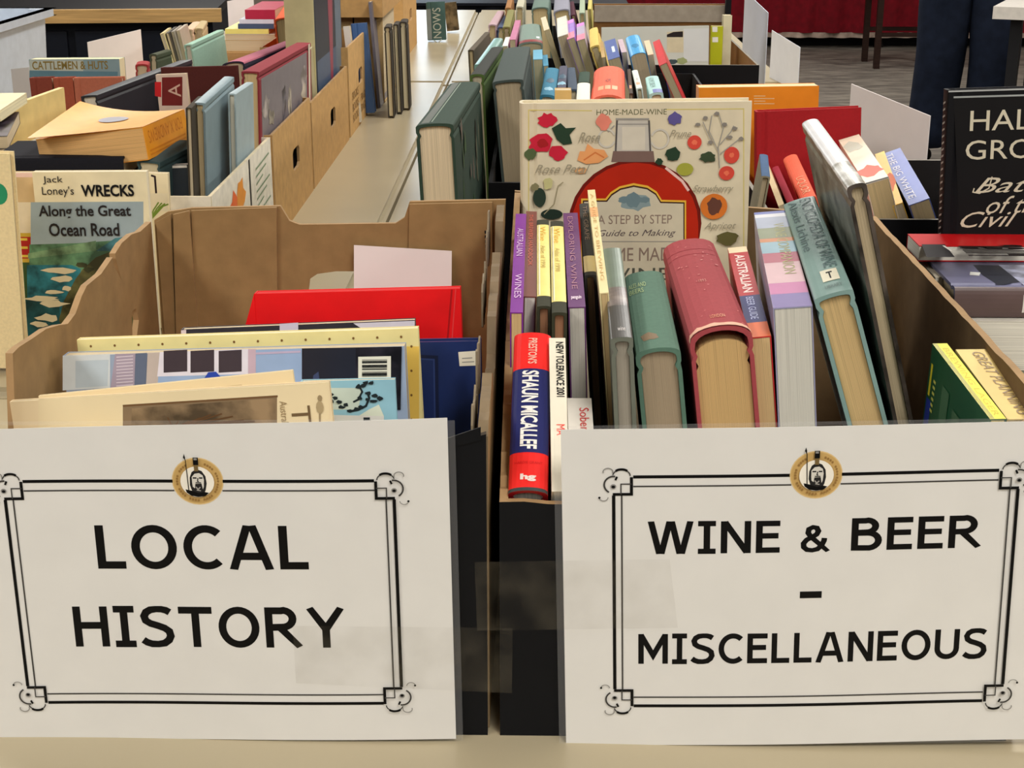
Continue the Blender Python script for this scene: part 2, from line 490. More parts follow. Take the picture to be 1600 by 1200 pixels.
eb = em.node_tree.nodes['Principled BSDF']; eb.inputs['Emission Color'].default_value = (1, .94, .85, 1); eb.inputs['Emission Strength'].default_value = 3
WHITE_METAL = mat((232, 230, 224), 'plastic', k=1)
for i, (lx, ly) in enumerate(LAMPS):
    r = root_at('ceiling_light', 'white recessed panel light in the ceiling above the book tables', 'light', (lx, ly, CEIL - .04), 'ceiling panel lights')
    box('diffuser', (-.29, .29, -.58, .58, .004, .02), em, r)
    boxes('frame', [(-.31, .31, -.60, -.58, 0, .04), (-.31, .31, .58, .60, 0, .04), (-.31, -.29, -.58, .58, 0, .04), (.29, .31, -.58, .58, 0, .04)], WHITE_METAL, r)

# ------------------------------------------------------------ tables
TABLE = mat((176, 163, 134), 'table', k=1.05)
STEEL = mat((96, 98, 100), 'plastic', k=1)
def table(label, x0, x1, y0, y1):
    r = root_at('folding_table', label, 'table', ((x0 + x1) / 2, (y0 + y1) / 2, FLOOR), 'cream folding tables')
    a, b = (x1 - x0) / 2, (y1 - y0) / 2; h = -FLOOR
    bm = bmesh.new(); bmesh.ops.create_cube(bm, size=1)
    for v in bm.verts: v.co = Vector((v.co.x * 2 * a, v.co.y * 2 * b, h - .0225 + v.co.z * .045))
    bmesh.ops.bevel(bm, geom=[e for e in bm.edges if any(v.co.z > h - .01 for v in e.verts)], offset=.009, segments=3, affect='EDGES')
    me = bpy.data.meshes.new('table_top'); bm.to_mesh(me); bm.free(); me.materials.append(TABLE)
    t = bpy.data.objects.new('table_top', me); COL.objects.link(t); t.parent = r
    for sx in (-1, 1):
        for sy in (-1, 1):
            x, y = sx * (a - .08), sy * (b - .12)
            box('leg', (x - .014, x + .014, y - .014, y + .014, 0, h - .045), STEEL, r)
    for yy in (-b + .11, b - .13): box('frame_rail', (-a + .06, a - .06, yy, yy + .02, h - .075, h - .045), STEEL, r)
    return r
table('cream folding table under the two big signs, nearest of all', -.95, .95, -.35, .62)
table('cream folding table with cardboard boxes behind the torn box, left row', -1.02, -.236, .64, 2.955)
table('cream folding table far down the left row beyond the seam', -1.02, -.236, 2.965, 4.9)
table('cream folding table under the dark hardbacks behind the wine box, right row', -.231, .60, .64, 2.955)
table('cream folding table far down the right row under the framed crate', -.231, .60, 2.965, 4.9)

# ============================================================ the two front boxes
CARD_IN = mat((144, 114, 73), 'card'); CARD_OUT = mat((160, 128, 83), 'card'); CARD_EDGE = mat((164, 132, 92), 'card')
BLACKB = mat((16, 17, 20), 'plain', .5, 1); BLACKE = mat((60, 50, 38), 'card')
LX0, LX1, LD = -.317, -.036, .40
lh = root_at('cardboard_box', 'brown cardboard box with torn sides and black front behind the local history sign', 'box', ((LX0 + LX1) / 2, LD / 2, 0))
def outline_px(fn, pts): return [fn(*p) for p in pts]
# rear wall with the dip in its rim and the hand hole
def rz(px, py): p = PY(px, py, LD); return (p.x, p.z)
rim = [rz(*p) for p in [(790, 312), (640, 315), (632, 340), (618, 349), (468, 351), (452, 345), (438, 322), (300, 325), (262, 331), (241, 344)]]
hole = [rz(*p) for p in [(482, 452), (484, 436), (496, 428), (525, 424), (600, 424), (612, 436), (612, 462), (482, 466)]]
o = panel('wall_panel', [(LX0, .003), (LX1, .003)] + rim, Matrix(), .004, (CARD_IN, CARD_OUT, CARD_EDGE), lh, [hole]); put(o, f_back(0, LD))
# the folded inner flaps on the rear wall
for pts in ([(244, 346), (268, 333), (276, 520), (278, 700), (250, 700)], [(273, 333), (298, 327), (312, 520), (312, 700), (282, 700)], [(300, 328), (433, 323), (436, 700), (316, 700)], [(640, 318), (786, 315), (778, 700), (634, 700)]):
    q = [rz(*p) for p in pts]; q = [(max(LX0 + .004, min(LX1 - .004, a)), max(.006, b)) for a, b in q]
    o = panel('inner_flap', q, Matrix(), .0025, (CARD_IN, CARD_IN, CARD_EDGE), lh); put(o, f_back(0, LD - .0032 - .0028 * (pts[0][0] == 273)))
# torn left wall, in two panels with a slit between them
def lx(px, py): p = PX(px, py, LX0); return (p.y, p.z)
tear = [(219, 362), (206, 366), (190, 380), (180, 396), (176, 402), (158, 428), (136, 446), (128, 462), (118, 490), (106, 506), (92, 508), (72, 514), (52, 528), (30, 542), (20, 552)]
q = [lx(*p) for p in tear]
hh = [lx(*p) for p in [(206, 498), (207, 486), (213, 482), (217, 500), (214, 524), (207, 524)]]
notch = [lx(*p) for p in [(190, 436), (186, 418)]]
q[4:4] = [lx(181, 404), lx(190, 438), lx(177, 412)]
o = panel('torn_side_panel', [(.006, .003), (LD - .003, .003), (LD - .003, q[0][1])] + [p for p in q if p[0] < LD - .004], Matrix(), .0045, (CARD_IN, CARD_OUT, CARD_EDGE), lh, [hh]); put(o, f_left(LX0, 0))
# ragged right wall
rr = random.Random(3)
top = []
for i in range(33):
    y = LD - .004 - (LD - .008) * i / 32; z = .247 - .052 * (i / 32) ** 1.1
    if 5 <= i <= 8: z -= .016
    if 20 <= i <= 24: z -= .02
    top.append((-y, z + rr.uniform(-.004, .003)))
o = panel('ragged_side_panel', [(-LD, .003), (-.004, .003)] + list(reversed(top)), Matrix(), .006, (CARD_IN, CARD_OUT, mat((122, 104, 78), 'card')), lh); put(o, f_right(LX1, 0))
for (ya, yb, za, s) in ((.01, .07, .188, 1), (.09, .14, .196, 2), (.2, .27, .214, 3), (.30, .37, .229, 4)):   # frayed liner hanging off the rim
    r2 = random.Random(s); n = 9
    pts = [(-(ya + (yb - ya) * i / n), za + .014 + r2.uniform(-.006, .008)) for i in range(n + 1)]
    low = [(-(yb - (yb - ya) * i / n), za - .016 + r2.uniform(-.007, .006)) for i in range(n + 1)]
    o = panel('frayed_liner', pts + low, Matrix(), .0012, mat((126, 112, 90), 'card'), lh); put(o, f_right(LX1 - .0035 - .0006 * s, 0))
# front wall: black outside, cut down between two corners
o = panel('front_panel', [(LX0 - .006, 0), (LX1 + .005, 0), (LX1 + .005, .1965), (-.052, .190), (-.08, .190), (LX0 - .006, .188)], Matrix(), .005, (BLACKB, CARD_IN, BLACKE), lh); put(o, f_back(0, 0))
o = panel('corner_flap', [(LX0 - .03, .19), (LX0 + .004, .19), (LX0 + .001, .243), (LX0 - .03, .247)], Matrix(), .003, (CARD_OUT, CARD_IN, CARD_EDGE), lh); put(o, f_back(0, .0015))
box('bottom_panel', (LX0 - (LX0 + LX1) / 2 + .002, LX1 - (LX0 + LX1) / 2 - .002, -LD / 2 + .006, LD / 2 - .002, 0, .003), CARD_IN, lh)
o = panel('folded_rim', [(-.060, .186), (-.034, .193), (-.034, .201), (-.056, .193)], Matrix(), .001, BLACKB, lh); put(o, f_back(0, -.0008))

WX0, WX1, WD, WH = -.0235, .284, .492, .2155
wb = root_at('cardboard_box', 'black-fronted cardboard box of spine-up books behind the wine and beer sign', 'box', ((WX0 + WX1) / 2, WD / 2, 0))
WIN = mat((112, 90, 62), 'card')
def straight(n, a, b, s, j=.0012):
    r2 = random.Random(s); return [(a[0] + (b[0] - a[0]) * i / n, a[1] + (b[1] - a[1]) * i / n + r2.uniform(-j, j)) for i in range(n + 1)]
o = panel('front_panel', [(WX0, 0), (WX1, 0), (WX1, WH), (WX1 - .012, WH - .012), (.262, .158)] + straight(20, (.26, .155), (WX0, .154), 5), Matrix(), .005, (BLACKB, WIN, CARD_EDGE), wb); put(o, f_back(0, 0))
o = panel('rear_panel', [(WX0, .003), (WX1, .003), (WX1, WH), (WX0, .236)], Matrix(), .005, (WIN, BLACKB, CARD_EDGE), wb); put(o, f_back(0, WD))
o = panel('side_panel', [(.005, .003), (WD, .003), (WD, WH)] + straight(30, (WD - .002, WH), (.005, WH), 6, .0006), Matrix(), .005, (BLACKB, WIN, CARD_EDGE), wb); put(o, f_left(WX1 + .005, 0))
o = panel('side_panel', [(-WD, .003), (-.005, .003)] + straight(24, (-.005, .154), (-.16, .205), 8, .002) + straight(10, (-.18, .212), (-WD, .236), 9, .001), Matrix(), .005, (BLACKB, WIN, CARD_EDGE), wb); put(o, f_right(WX0, 0))
box('bottom_panel', (WX0 - (WX0 + WX1) / 2 + .002, WX1 - (WX0 + WX1) / 2 - .001, -WD / 2 + .006, WD / 2 - .002, 0, .003), WIN, wb)

# ============================================================ the signs
LAM = bpy.data.materials.new('clear_laminate'); LAM.use_nodes = True
b = LAM.node_tree.nodes['Principled BSDF']; b.inputs['Base Color'].default_value = (.9, .9, .9, 1); b.inputs['Roughness'].default_value = .12
b.inputs['Alpha'].default_value = .04
TAPE = bpy.data.materials.new('clear_tape'); TAPE.use_nodes = True
b = TAPE.node_tree.nodes['Principled BSDF']; b.inputs['Base Color'].default_value = rgb((150, 140, 118)); b.inputs['Roughness'].default_value = .3
nt = TAPE.node_tree; tc = nt.nodes.new('ShaderNodeTexCoord'); nz = nt.nodes.new('ShaderNodeTexNoise'); nz.inputs['Scale'].default_value = 45; nz.inputs['Detail'].default_value = 5
rp = nt.nodes.new('ShaderNodeValToRGB'); rp.color_ramp.elements[0].color = (.02, .02, .02, 1); rp.color_ramp.elements[1].color = (.12, .12, .12, 1); rp.color_ramp.elements[0].position = .35; rp.color_ramp.elements[1].position = .7
nt.links.new(tc.outputs['Object'], nz.inputs['Vector']); nt.links.new(nz.outputs['Fac'], rp.inputs['Fac']); nt.links.new(rp.outputs['Color'], b.inputs['Alpha'])
bp = nt.nodes.new('ShaderNodeBump'); bp.inputs['Strength'].default_value = .4; bp.inputs['Distance'].default_value = .002
nt.links.new(nz.outputs['Fac'], bp.inputs['Height']); nt.links.new(bp.outputs['Normal'], b.inputs['Normal'])
SIGNP = mat((220, 218, 213), 'paper', .4, 1.0)
INK = mat((10, 10, 11), 'print', .35, 1); THIN = mat((62, 60, 58), 'print', .4, 1); GOLD = mat((186, 152, 92), 'print'); GOLDD = mat((140, 106, 56), 'print'); GREY = mat((130, 128, 124), 'print')
def curl(P, ox, oy, sx, sy, k=1.0):
    """one printed corner: nested square, scrolls and an eye, sx, sy = which corner"""
    def t(pts): return [(ox + sx * a * k, oy + sy * b * k) for a, b in pts]
    P.line(t([(-.0102, .0), (-.0102, -.0105), (.0005, -.0105)]), .0017, INK)
    P.line(t([(-.0102, -.0042), (-.0042, -.0042), (-.0042, -.0105)]), .0007, THIN)
    P.line(t(arc(-.0045, .0008, .005, .0038, 10, 180, 10)), .0007, THIN)
    P.line(t(arc(-.0045, .0032, .0035, .0016, 20, 160, 8)), .0014, INK)
    P.line(t(arc(.0000, -.0046, .0054, .0052, 100, -60, 12)), .0010, THIN)
    P.line(t([(-.002, .0004), (-.001, -.0018)] ), .0012, INK)
    P.line(t(arc(.0032, .0034, .0028, .0022, 200, -20, 10)), .0006, GREY)
    P.line(t(arc(.0058, -.0122, .0026, .0022, 180, 340, 8)), .0005, GREY)
    P.ell(*t([(.0082, -.0124)])[0], .0007, .0007, INK, 8)
    P.ell(*t([(.0002, -.0056)])[0], .0017, .0015, GREY, 10); P.ell(*t([(.0002, -.0058)])[0], .0011, .0009, INK, 8)
def emblem(P, cx, cy, s=1.0):
    def t(a, b2): return (cx + a * s, cy + b2 * s)
    P.ell(cx, cy, .0150 * s, .0145 * s, mat((206, 178, 124), 'print'), 32); P.ell(cx, cy, .0144 * s, .0138 * s, GOLD, 32)
    for i in range(44):
        a = 2 * math.pi * i / 44
        if 1.2 < a < 1.95: continue
        if i % 5 == 4: continue
        c0 = t(.0119 * math.cos(a), .0114 * math.sin(a)); P.ell(c0[0], c0[1], .0007 * s, .0008 * s, GOLDD, 6)
    P.ell(cx, cy, .0098 * s, .0094 * s, mat((226, 220, 206), 'print'), 28)
    D = mat((34, 33, 33), 'print')
    P.poly([t(-.0072, -.0046), t(-.0066, -.0066), t(-.0040, -.0086), t(.0, -.0093), t(.0040, -.0088), t(.0064, -.0068), t(.0030, -.0060), t(.0006, -.0066), t(-.0030, -.0056)], INK)
    P.poly([t(-.0034, -.0056), t(-.0044, -.0020), t(-.0042, .0026), t(-.0028, .0060), t(.0, .0078), t(.0030, .0066), t(.0050, .0034), t(.0054, -.0010), t(.0046, -.0050), t(.0040, -.0062), t(.0006, -.0070)], D)
    P.poly([t(-.0030, -.0004), t(-.0030, .0030), t(-.0012, .0050), t(.0014, .0054), t(.0034, .0040), t(.0040, .0012), t(.0036, -.0030), t(.0030, -.0046), t(.0024, -.0010), t(-.0012, -.0012), t(-.0016, -.0040), t(-.0028, -.0030)], mat((200, 196, 186), 'print'))
    P.rect(*t(-.0024, .0020), *t(-.0002, .0028), INK); P.rect(*t(.0012, .0020), *t(.0032, .0028), INK); P.line([t(.0006, .0024), t(.0002, .0004), t(.0010, .0002)], .0006 * s, D)
    P.rect(*t(-.0010, -.0008), *t(.0022, -.0002), D); P.line([t(-.0010, -.0030), t(.0002, -.0046), t(.0016, -.0032)], .0007 * s, mat((150, 146, 140), 'print')); P.line([t(-.0006, -.0050), t(.0018, -.0054)], .0006 * s, mat((150, 146, 140), 'print'))
    P.line([t(-.0064, .0152), t(-.0058, .0128), t(-.0052, -.0060)], .0005 * s, INK); P.poly([t(-.0071, .0150), t(-.0064, .0172), t(-.0058, .0150), t(-.0060, .0132)], INK)   # spear
    P.rect(*t(-.0012, .0066), *t(.0012, .0106), mat((110, 90, 54), 'print')); P.rect(*t(-.0015, .0104), *t(.0015, .0150), INK); P.rect(*t(-.0010, .0134), *t(.0008, .0146), GREY)
def sign(label, cx, cz, rot, y, lean, top_trim, words, logo_v, fu, fv0, fv1, sup):
    """words: (text, u0, v0, u1, v1) in metres from the sheet's middle"""
    hw, hh = .1447, .1012
    M = Matrix.Translation((cx, y, cz)) @ Matrix.Rotation(math.radians(lean), 4, 'X') @ Matrix.Rotation(math.radians(90), 4, 'X') @ Matrix.Rotation(math.radians(rot), 4, 'Z')
    r = thing('laminated_sign', label, 'sign', None, M)
    # paper, gently bowed along its width
    n = 24; vs, fs = [], []
    def bow(u): return .0012 * math.sin(u * 22 + sup) + .0008
    for i in range(n + 1):
        u = -hw + 2 * hw * i / n
        for v in (-hh, hh + top_trim * (.5 - i / n)): vs.append((u, v, bow(u))); vs.append((u, v, bow(u) - .0003))
    for i in range(n):
        a, c = 4 * i, 4 * i + 4
        fs += [(a, c, c + 2, a + 2), (a + 1, a + 3, c + 3, c + 1), (a, a + 1, c + 1, c), (a + 2, c + 2, c + 3, a + 3)]
    fs += [(0, 2, 3, 1), (4 * n, 4 * n + 1, 4 * n + 3, 4 * n + 2)]
    mesh('paper', vs, fs, SIGNP, r)
    e = .0042; vs, fs = [], []
    for i in range(n + 1):
        u = -hw - e + 2 * (hw + e) * i / n
        for v in (-hh - .0015, hh + e * .4): vs.append((u, v, bow(u) + .0006))
    LAMF = []
    for i in range(n): fs.append((2 * i, 2 * i + 2, 2 * i + 3, 2 * i + 1))
    # the laminate shows as a clear rim round the sheet
    rim = [(-hw - e, -hw + .0005, -hh - .0012, hh + .0012), (hw - .0005, hw + e, -hh - .0012, hh + .0012)]
    boxes('laminate_rim', [(a, b2, c, d, -.0001, .0005) for a, b2, c, d in rim] + [(-hw, hw, hh + .0002 + max(0, top_trim) * .5, hh + .0022 + max(0, top_trim) * .5, -.0001, .0004), (-hw, hw, -hh - .0012, -hh, -.0001, .0004)], LAM, r)
    P = Print()
    P.line([(-fu + .0112, fv1), (-.0145, fv1)], .0019, INK); P.line([(.0145, fv1), (fu - .0112, fv1)], .0019, INK)
    P.line([(-fu + .0112, fv1 - .0058), (-.0140, fv1 - .0058)], .0009, THIN); P.line([(.0140, fv1 - .0058), (fu - .0112, fv1 - .0058)], .0009, THIN)
    P.line([(-fu + .0112, fv0), (fu - .0112, fv0)], .0019, INK); P.line([(-fu + .0112, fv0 + .0058), (fu - .0112, fv0 + .0058)], .0009, THIN)
    for s in (-1, 1):
        P.line([(s * fu, fv0 + .0112), (s * fu, fv1 - .0112)], .0019, INK); P.line([(s * (fu - .0046), fv0 + .0112), (s * (fu - .0046), fv1 - .0112)], .0009, THIN)
        curl(P, s * fu, fv1, s, 1); curl(P, s * fu, fv0, s, -1)
    P.vs = [(a, b2, c + bow(a)) for a, b2, c in P.vs]
    P2 = Print(); emblem(P2, 0, logo_v, 1.0); P2.vs = [(a, b2, c + bow(a)) for a, b2, c in P2.vs]
    P.build('printed_border', r); P2.build('emblem', r)
    for (t, u0, v0, u1, v1) in words:
        P3 = Print(); P3.text(t, u0, v0, u1, v1, INK, glyph=True)
        P3.vs = [(a, b2, c + bow(a)) for a, b2, c in P3.vs]; P3.build('lettering', r)
    return r
s1 = sign('laminated white sign reading LOCAL HISTORY in black capitals', -.196, .1015, .80, -.0055, -1.2, -.006,
     [('LOCAL', -.0630, .0117, .0615, .0392), ('HISTORY', -.0812, -.0390, .0807, -.0127)], .0668, .1130, -.0762, .0668, 0)
s2 = sign('laminated white sign reading WINE & BEER - MISCELLANEOUS in black capitals', .1588, .1035, 1.5, -.0060, -1.2, .0, 
     [('WINE', -.0955, .0245, -.0195, .0445), ('&', -.0075, .0245, .0095, .0412), ('BEER', .0215, .0248, .0965, .0450), ('-', -.0070, -.0047, .0057, -.0004), ('MISCELLANEOUS', -.1010, -.0465, .1043, -.0270)], .0722, .1150, -.0745, .0722, 2)
mesh('tape_strip', [(-.196, -.022, .0032), (-.078, -.022, .0032), (-.083, .022, .0032), (-.196, .022, .0032)], [(0, 1, 2, 3)], TAPE, s2)
mesh('tape_strip', [(.05, -.062, .0032), (.179, -.069, .0032), (.180, -.026, .0032), (.05, -.024, .0032)], [(0, 1, 2, 3)], TAPE, s1)

# ============================================================ inside the local history box
WHT = mat((236, 233, 226), 'paper', k=1)
def col(c, kind='print'): return mat(c, kind)
# white sheet leaning on the rear wall
q = [PY(548, 462, .386), PY(702, 456, .386), PY(706, 392, .391), PY(553, 383, .391)]
dn = Vector((0, -.012, -.12)); q[0] += dn; q[1] += dn
o = sheet('paper_sheet', 'white folded paper sheet leaning on the rear wall behind the red folder', 'paper', q, .0008, mat((226, 216, 212), 'paper'))
P = Print()
for i in range(8): P.rect(.117, .140 + i * .0038, .119, .1425 + i * .0038, INKK)
P.build('printed_marks', o)
# navy folder at the right
r = stand('navy blue hardback with embossed frame and white price sticker beside the red folder', (520, 537), (751, 533), .166, .25, 5, .012, (28, 44, 92), pages=(180, 160, 120), ck='gloss')
def f(P, w_, h_):
    q = on_face(r); E1 = mat((16, 26, 58), 'print'); P.line([q(640, 556), q(682, 558), q(684, 690)], .0022, E1); P.line([q(640, 560), q(678, 562), q(680, 690)], .001, col((44, 62, 116)))
    P.poly([q(718, 572), q(745, 571), q(744, 548), q(716, 550)], mat((222, 214, 194), 'paper')); P.line([q(722, 566), q(741, 565)], .0006, GREY); P.line([q(722, 560), q(738, 559)], .0006, GREY)
ink(r, 'front', f)
# red folder
r = stand('bright red folder standing behind the yellow bordered board in the local history box', (397, 459), (719, 451), .235, .22, 5, .012, (246, 14, 20), pages=(235, 30, 30), kind='soft', ck='plain', name='document_folder', cat='folder')
q = on_face(r)
def f(P, w_, h_): P.line([q(706, 452), q(699, 534)], .0012, col((170, 8, 14))); P.line([q(712, 452), q(706, 534)], .0008, col((255, 70, 70)))
ink(r, 'front', f, 'fold_lines')
panel('side_flap', [(.0, 0), (-.012, -.035), (-.012, -.2), (.0, -.2)], Matrix.Translation((0, 0, 0)), .0012, mat((246, 14, 20), 'plain'), r).matrix_basis = face_frame('front', *r['dims'][:3])[0] @ Matrix.Translation((0, r['dims'][1], .0006))
# charcoal book with pale corner
r = stand('charcoal book with a lilac and white top edge in front of the red folder', (283, 515), (648, 500), .196, .23, 5, .008, (44, 42, 54), kind='soft')
q = on_face(r)
def f(P, w_, h_):
    P.poly([q(437, 540), q(466, 540), q(466, 504), q(437, 506)], col((196, 190, 214))); P.poly([q(540, 540), q(648, 540), q(648, 501), q(552, 505), q(566, 514)], col((208, 202, 214)))
    P.poly([q(283, 540), q(291, 540), q(291, 515), q(283, 516)], col((214, 198, 204)))
ink(r, 'front', f)
# yellow board with a punched border
r = stand('yellow board with a row of punched dots framing the house book', (120, 531), (653, 513), .142, .205, 5, .008, (252, 236, 164), pages=(246, 232, 180), kind='soft', ck='plain', name='binder_board', cat='board')
q = on_face(r)
def f(P, w_, h_):
    d = mat((120, 84, 40), 'print')
    for i in range(14): u, v = q(142 + i * 37.3, 541 - i * 1.15); P.ell(u, v, .0008, .0009, d, 8)
    for y in (541, 579, 617, 655): u, v = q(643, y); P.ell(u, v, .0008, .0009, d, 8)
    P.poly([q(634, 700), q(655, 700), q(655, 541), q(634, 541)], mat((238, 198, 92), 'print'))
    for y in (541, 579, 617, 655): u, v = q(643, y); P.ell(u, v, .0008, .0009, d, 8)
ink(r, 'front', f)
# the house book in its glossy sleeve
r = stand('glossy book with a blue weatherboard house and barcode, in front of the yellow board', (98, 556), (632, 541), .120, .2, 5, .012, (150, 164, 186), kind='soft', ck='wrap')
q = on_face(r)
def f(P, w_, h_):
    C = lambda c: mat(c, 'gloss')
    P.poly([q(98, 610), q(172, 606), q(172, 553), q(98, 556)], C((206, 212, 214))); P.poly([q(118, 606), q(168, 603), q(170, 562), q(118, 564)], C((184, 196, 204)))
    P.poly([q(172, 612), q(212, 612), q(214, 552), q(180, 553)], C((164, 150, 166)))
    for i in range(11): P.line([q(182, 558 + i * 5), q(208, 556 + i * 5)], .0007, C((206, 194, 204)))
    P.poly([q(210, 612), q(228, 612), q(230, 551), q(212, 552)], C((96, 106, 128))); P.poly([q(228, 612), q(250, 612), q(252, 550), q(231, 551)], C((190, 176, 168)))
    P.poly([q(246, 612), q(472, 612), q(472, 544), q(250, 550)], C((150, 172, 206)))
    P.poly([q(246, 588), q(388, 584), q(388, 545), q(250, 550)], C((222, 216, 226)))
    for a, b2 in ((256, 293), (298, 335), (342, 378)): P.poly([q(a, 582), q(b2, 580), q(b2, 546), q(a, 548)], mat((64, 54, 62), 'gloss'))
    P.poly([q(388, 612), q(400, 612), q(400, 545), q(388, 545)], C((196, 170, 184))); P.line([q(400, 552), q(470, 549)], .0014, C((186, 170, 196)))
    P.poly([q(472, 640), q(626, 640), q(628, 541), q(472, 544)], mat((40, 36, 44), 'photo')); P.poly([q(474, 600), q(556, 598), q(556, 543), q(474, 545)], mat((34, 34, 46), 'gloss')); P.poly([q(488, 600), q(500, 600), q(498, 580), q(490, 586)], C((60, 70, 104)))
    P.poly([q(560, 620), q(611, 620), q(611, 556), q(560, 557)], mat((232, 228, 208), 'print'))
    for i in range(14):
        v = 562 + i * 2.1
        if i % 5 != 3: P.line([q(566, v), q(605, v - .5)], .00035 + .0003 * (i % 3), INKK)
    P.poly([q(320, 590), q(345, 588), q(338, 580), q(326, 581)], C((40, 70, 170)))
ink(r, 'front', f)
# blue booklet with a branch
r = stand('pale blue booklet with a dark leafy branch over a white building', (470, 596), (617, 593), .060, .19, 4, .005, (138, 184, 200), kind='soft')
q = on_face(r)
def f(P, w_, h_):
    D = mat((30, 40, 44), 'print')
    P.poly([q(512, 640), q(560, 640), q(566, 606), q(512, 606)], col((190, 204, 192))); P.poly([q(560, 650), q(600, 650), q(592, 632), q(576, 640)], col((206, 214, 196)))
    P.poly([q(512, 690), q(600, 690), q(600, 650), q(512, 648)], col((206, 206, 200))); P.poly([q(512, 666), q(534, 666), q(534, 660), q(512, 660)], col((150, 152, 150))); P.poly([q(568, 690), q(580, 690), q(580, 656), q(568, 656)], col((130, 130, 120))); P.poly([q(568, 658), q(578, 658), q(578, 652), q(568, 652)], D)
    P.line([q(545, 643), q(560, 640), q(572, 634), q(577, 622), q(574, 612)], .0014, D); P.line([q(560, 600), q(566, 612), q(560, 624), q(552, 628)], .0012, D)
    for i, (a, b2) in enumerate([(516, 616), (524, 622), (534, 636), (540, 632), (548, 642), (556, 640), (564, 636), (574, 624), (576, 614), (586, 618), (594, 622), (560, 604), (568, 602), (580, 598), (572, 598), (584, 626), (562, 622), (530, 628), (518, 626)]):
        u, v = q(a, b2); P.blob(u, v, .0019, .0013, D, i, 7, .4)
ink(r, 'front', f)
# sepia brochures
r = stand('cream paper leaflet sticking up skew behind the sepia brochure', (60, 619), (457, 579), .038, .18, 4, .003, (242, 222, 178), kind='soft', ck='paper')
q = on_face(r)
def f(P, w_, h_): P.line([q(346, 605), q(378, 602)], .0008, col((190, 166, 120)))
ink(r, 'front', f)
r = stand('sepia brochure with an old photograph and the word The turned sideways', (15, 628), (514, 597), .024, .19, 4, .005, (236, 214, 172), kind='soft', ck='paper')
q = on_face(r)
def f(P, w_, h_):
    P.poly([q(60, 720), q(514, 720), q(514, 597), q(60, 624)], mat((240, 220, 176), 'paper'))
    P.poly([q(192, 720), q(433, 720), q(433, 619), q(192, 634)], mat((132, 110, 82), 'print')); P.poly([q(204, 720), q(430, 720), q(430, 622), q(206, 638)], mat((128, 106, 78), 'photo'))
    P.line([q(192, 634), q(434, 619)], .0012, mat((110, 80, 50), 'print'))
    for i in range(9): P.line([q(270 + i * 3, 668 - i * .5), q(262 + i * 17, 652 + 6 * math.sin(i))], .0008, mat((96, 66, 38), 'print'))
    u0, v0 = q(462, 706); u1, v1 = q(484, 633)
    P.text('The', u0, v0, u1, v1, mat((110, 88, 58), 'print'), rot=-90)
    P.line([q(500, 618), q(500, 690)], .0009, mat((150, 130, 96), 'print')); P.ell(*q(500, 622), .0014, .002, mat((150, 130, 96), 'print'), 8); P.ell(*q(500, 636), .0022, .004, mat((170, 150, 112), 'print'), 10)
    u0, v0 = q(442, 674); u1, v1 = q(448, 626); P.text('Australian', u0, v0, u1, v1, mat((150, 128, 92), 'print'), rot=-90)
ink(r, 'front', f)
r = stand('narrow yellow card just showing above the local history sign', (116, 676), (232, 674), .0125, .17, 3, .002, (246, 232, 170), kind='soft', ck='paper', name='card', cat='card')

# ============================================================ inside the wine box
ROW = None
def band(P, q, a, b2, c, d, m): P.poly([q(*a), q(*b2), q(*c), q(*d)], m)
def bands(root, cs):
    """bands across the spine: (from, to, ink) as fractions tail to head"""
    th, ln, dp, b = root['dims']
    def f(P, w_, h_):
        for a, c, m in cs:
            n = max(1, int((c - a) * h_ / .02)); P.rect(.0001, a * h_, w_ - .0001, c * h_, m)
    ink(root, 'spine', f, 'spine_print')
def spine_text(root, s, a, c, u0, u1, m, rot=-90, name='title_lettering', **k):
    th, ln, dp, b = root['dims']
    def f(P, w_, h_): P.z = .0004; P.text(s, w_ * u0, h_ * a, w_ * u1, h_ * c, m, rot=rot, **k)
    return ink(root, 'spine', f, name)
# front pair at the left
r = spine_up('red and navy hardback with white SHAUN MICALLEF spine at the box corner', (793, 766), (856, 766), (803, 519), .1605, .2285, None, .115, (150, 24, 30), pages=(222, 214, 196), ck='wrap', bulge=.0065, spine=(226, 40, 36), base=.04)
bands(r, [(.23, .76, mat((34, 38, 92), 'wrap')), (.0, .02, mat((60, 66, 66), 'wrap'))])
spine_text(r, 'SHAUN MICALLEF', .25, .745, .26, .70, mat((226, 222, 214), 'print'), bold=.03)
spine_text(r, "PRESTON'S", .79, .96, .40, .64, mat((246, 190, 170), 'print'), bold=.02)
spine_text(r, 'hg', .055, .10, .30, .70, mat((246, 226, 216), 'print'), rot=0, bold=.05)
spine_text(r, 'HARDIE GRANT', .16, .175, .15, .85, mat((196, 24, 22), 'print'), rot=0)
r = spine_up('slim white paperback with black spine title beside the red and navy hardback', (862, 768), (889, 768), (858, 528), .160, .2275, None, .115, (236, 228, 206), pages=(230, 222, 200), kind='soft', base=.04)
spine_text(r, 'NEW TOLERANCE 2001', .60, .97, .40, .88, INKK, bold=.02); spine_text(r, 'MA', .35, .42, .35, .85, mat((226, 70, 54), 'print'))
r = spine_up('white paperback with small red lettering low beside the wine and beer sign', (892, 766), (934, 766), (886, 622), .160, .180, None, .115, (236, 230, 220), pages=(236, 230, 220), kind='soft', base=.04)
spine_text(r, 'Sober', .62, .88, .48, .86, mat((200, 60, 60), 'print'))
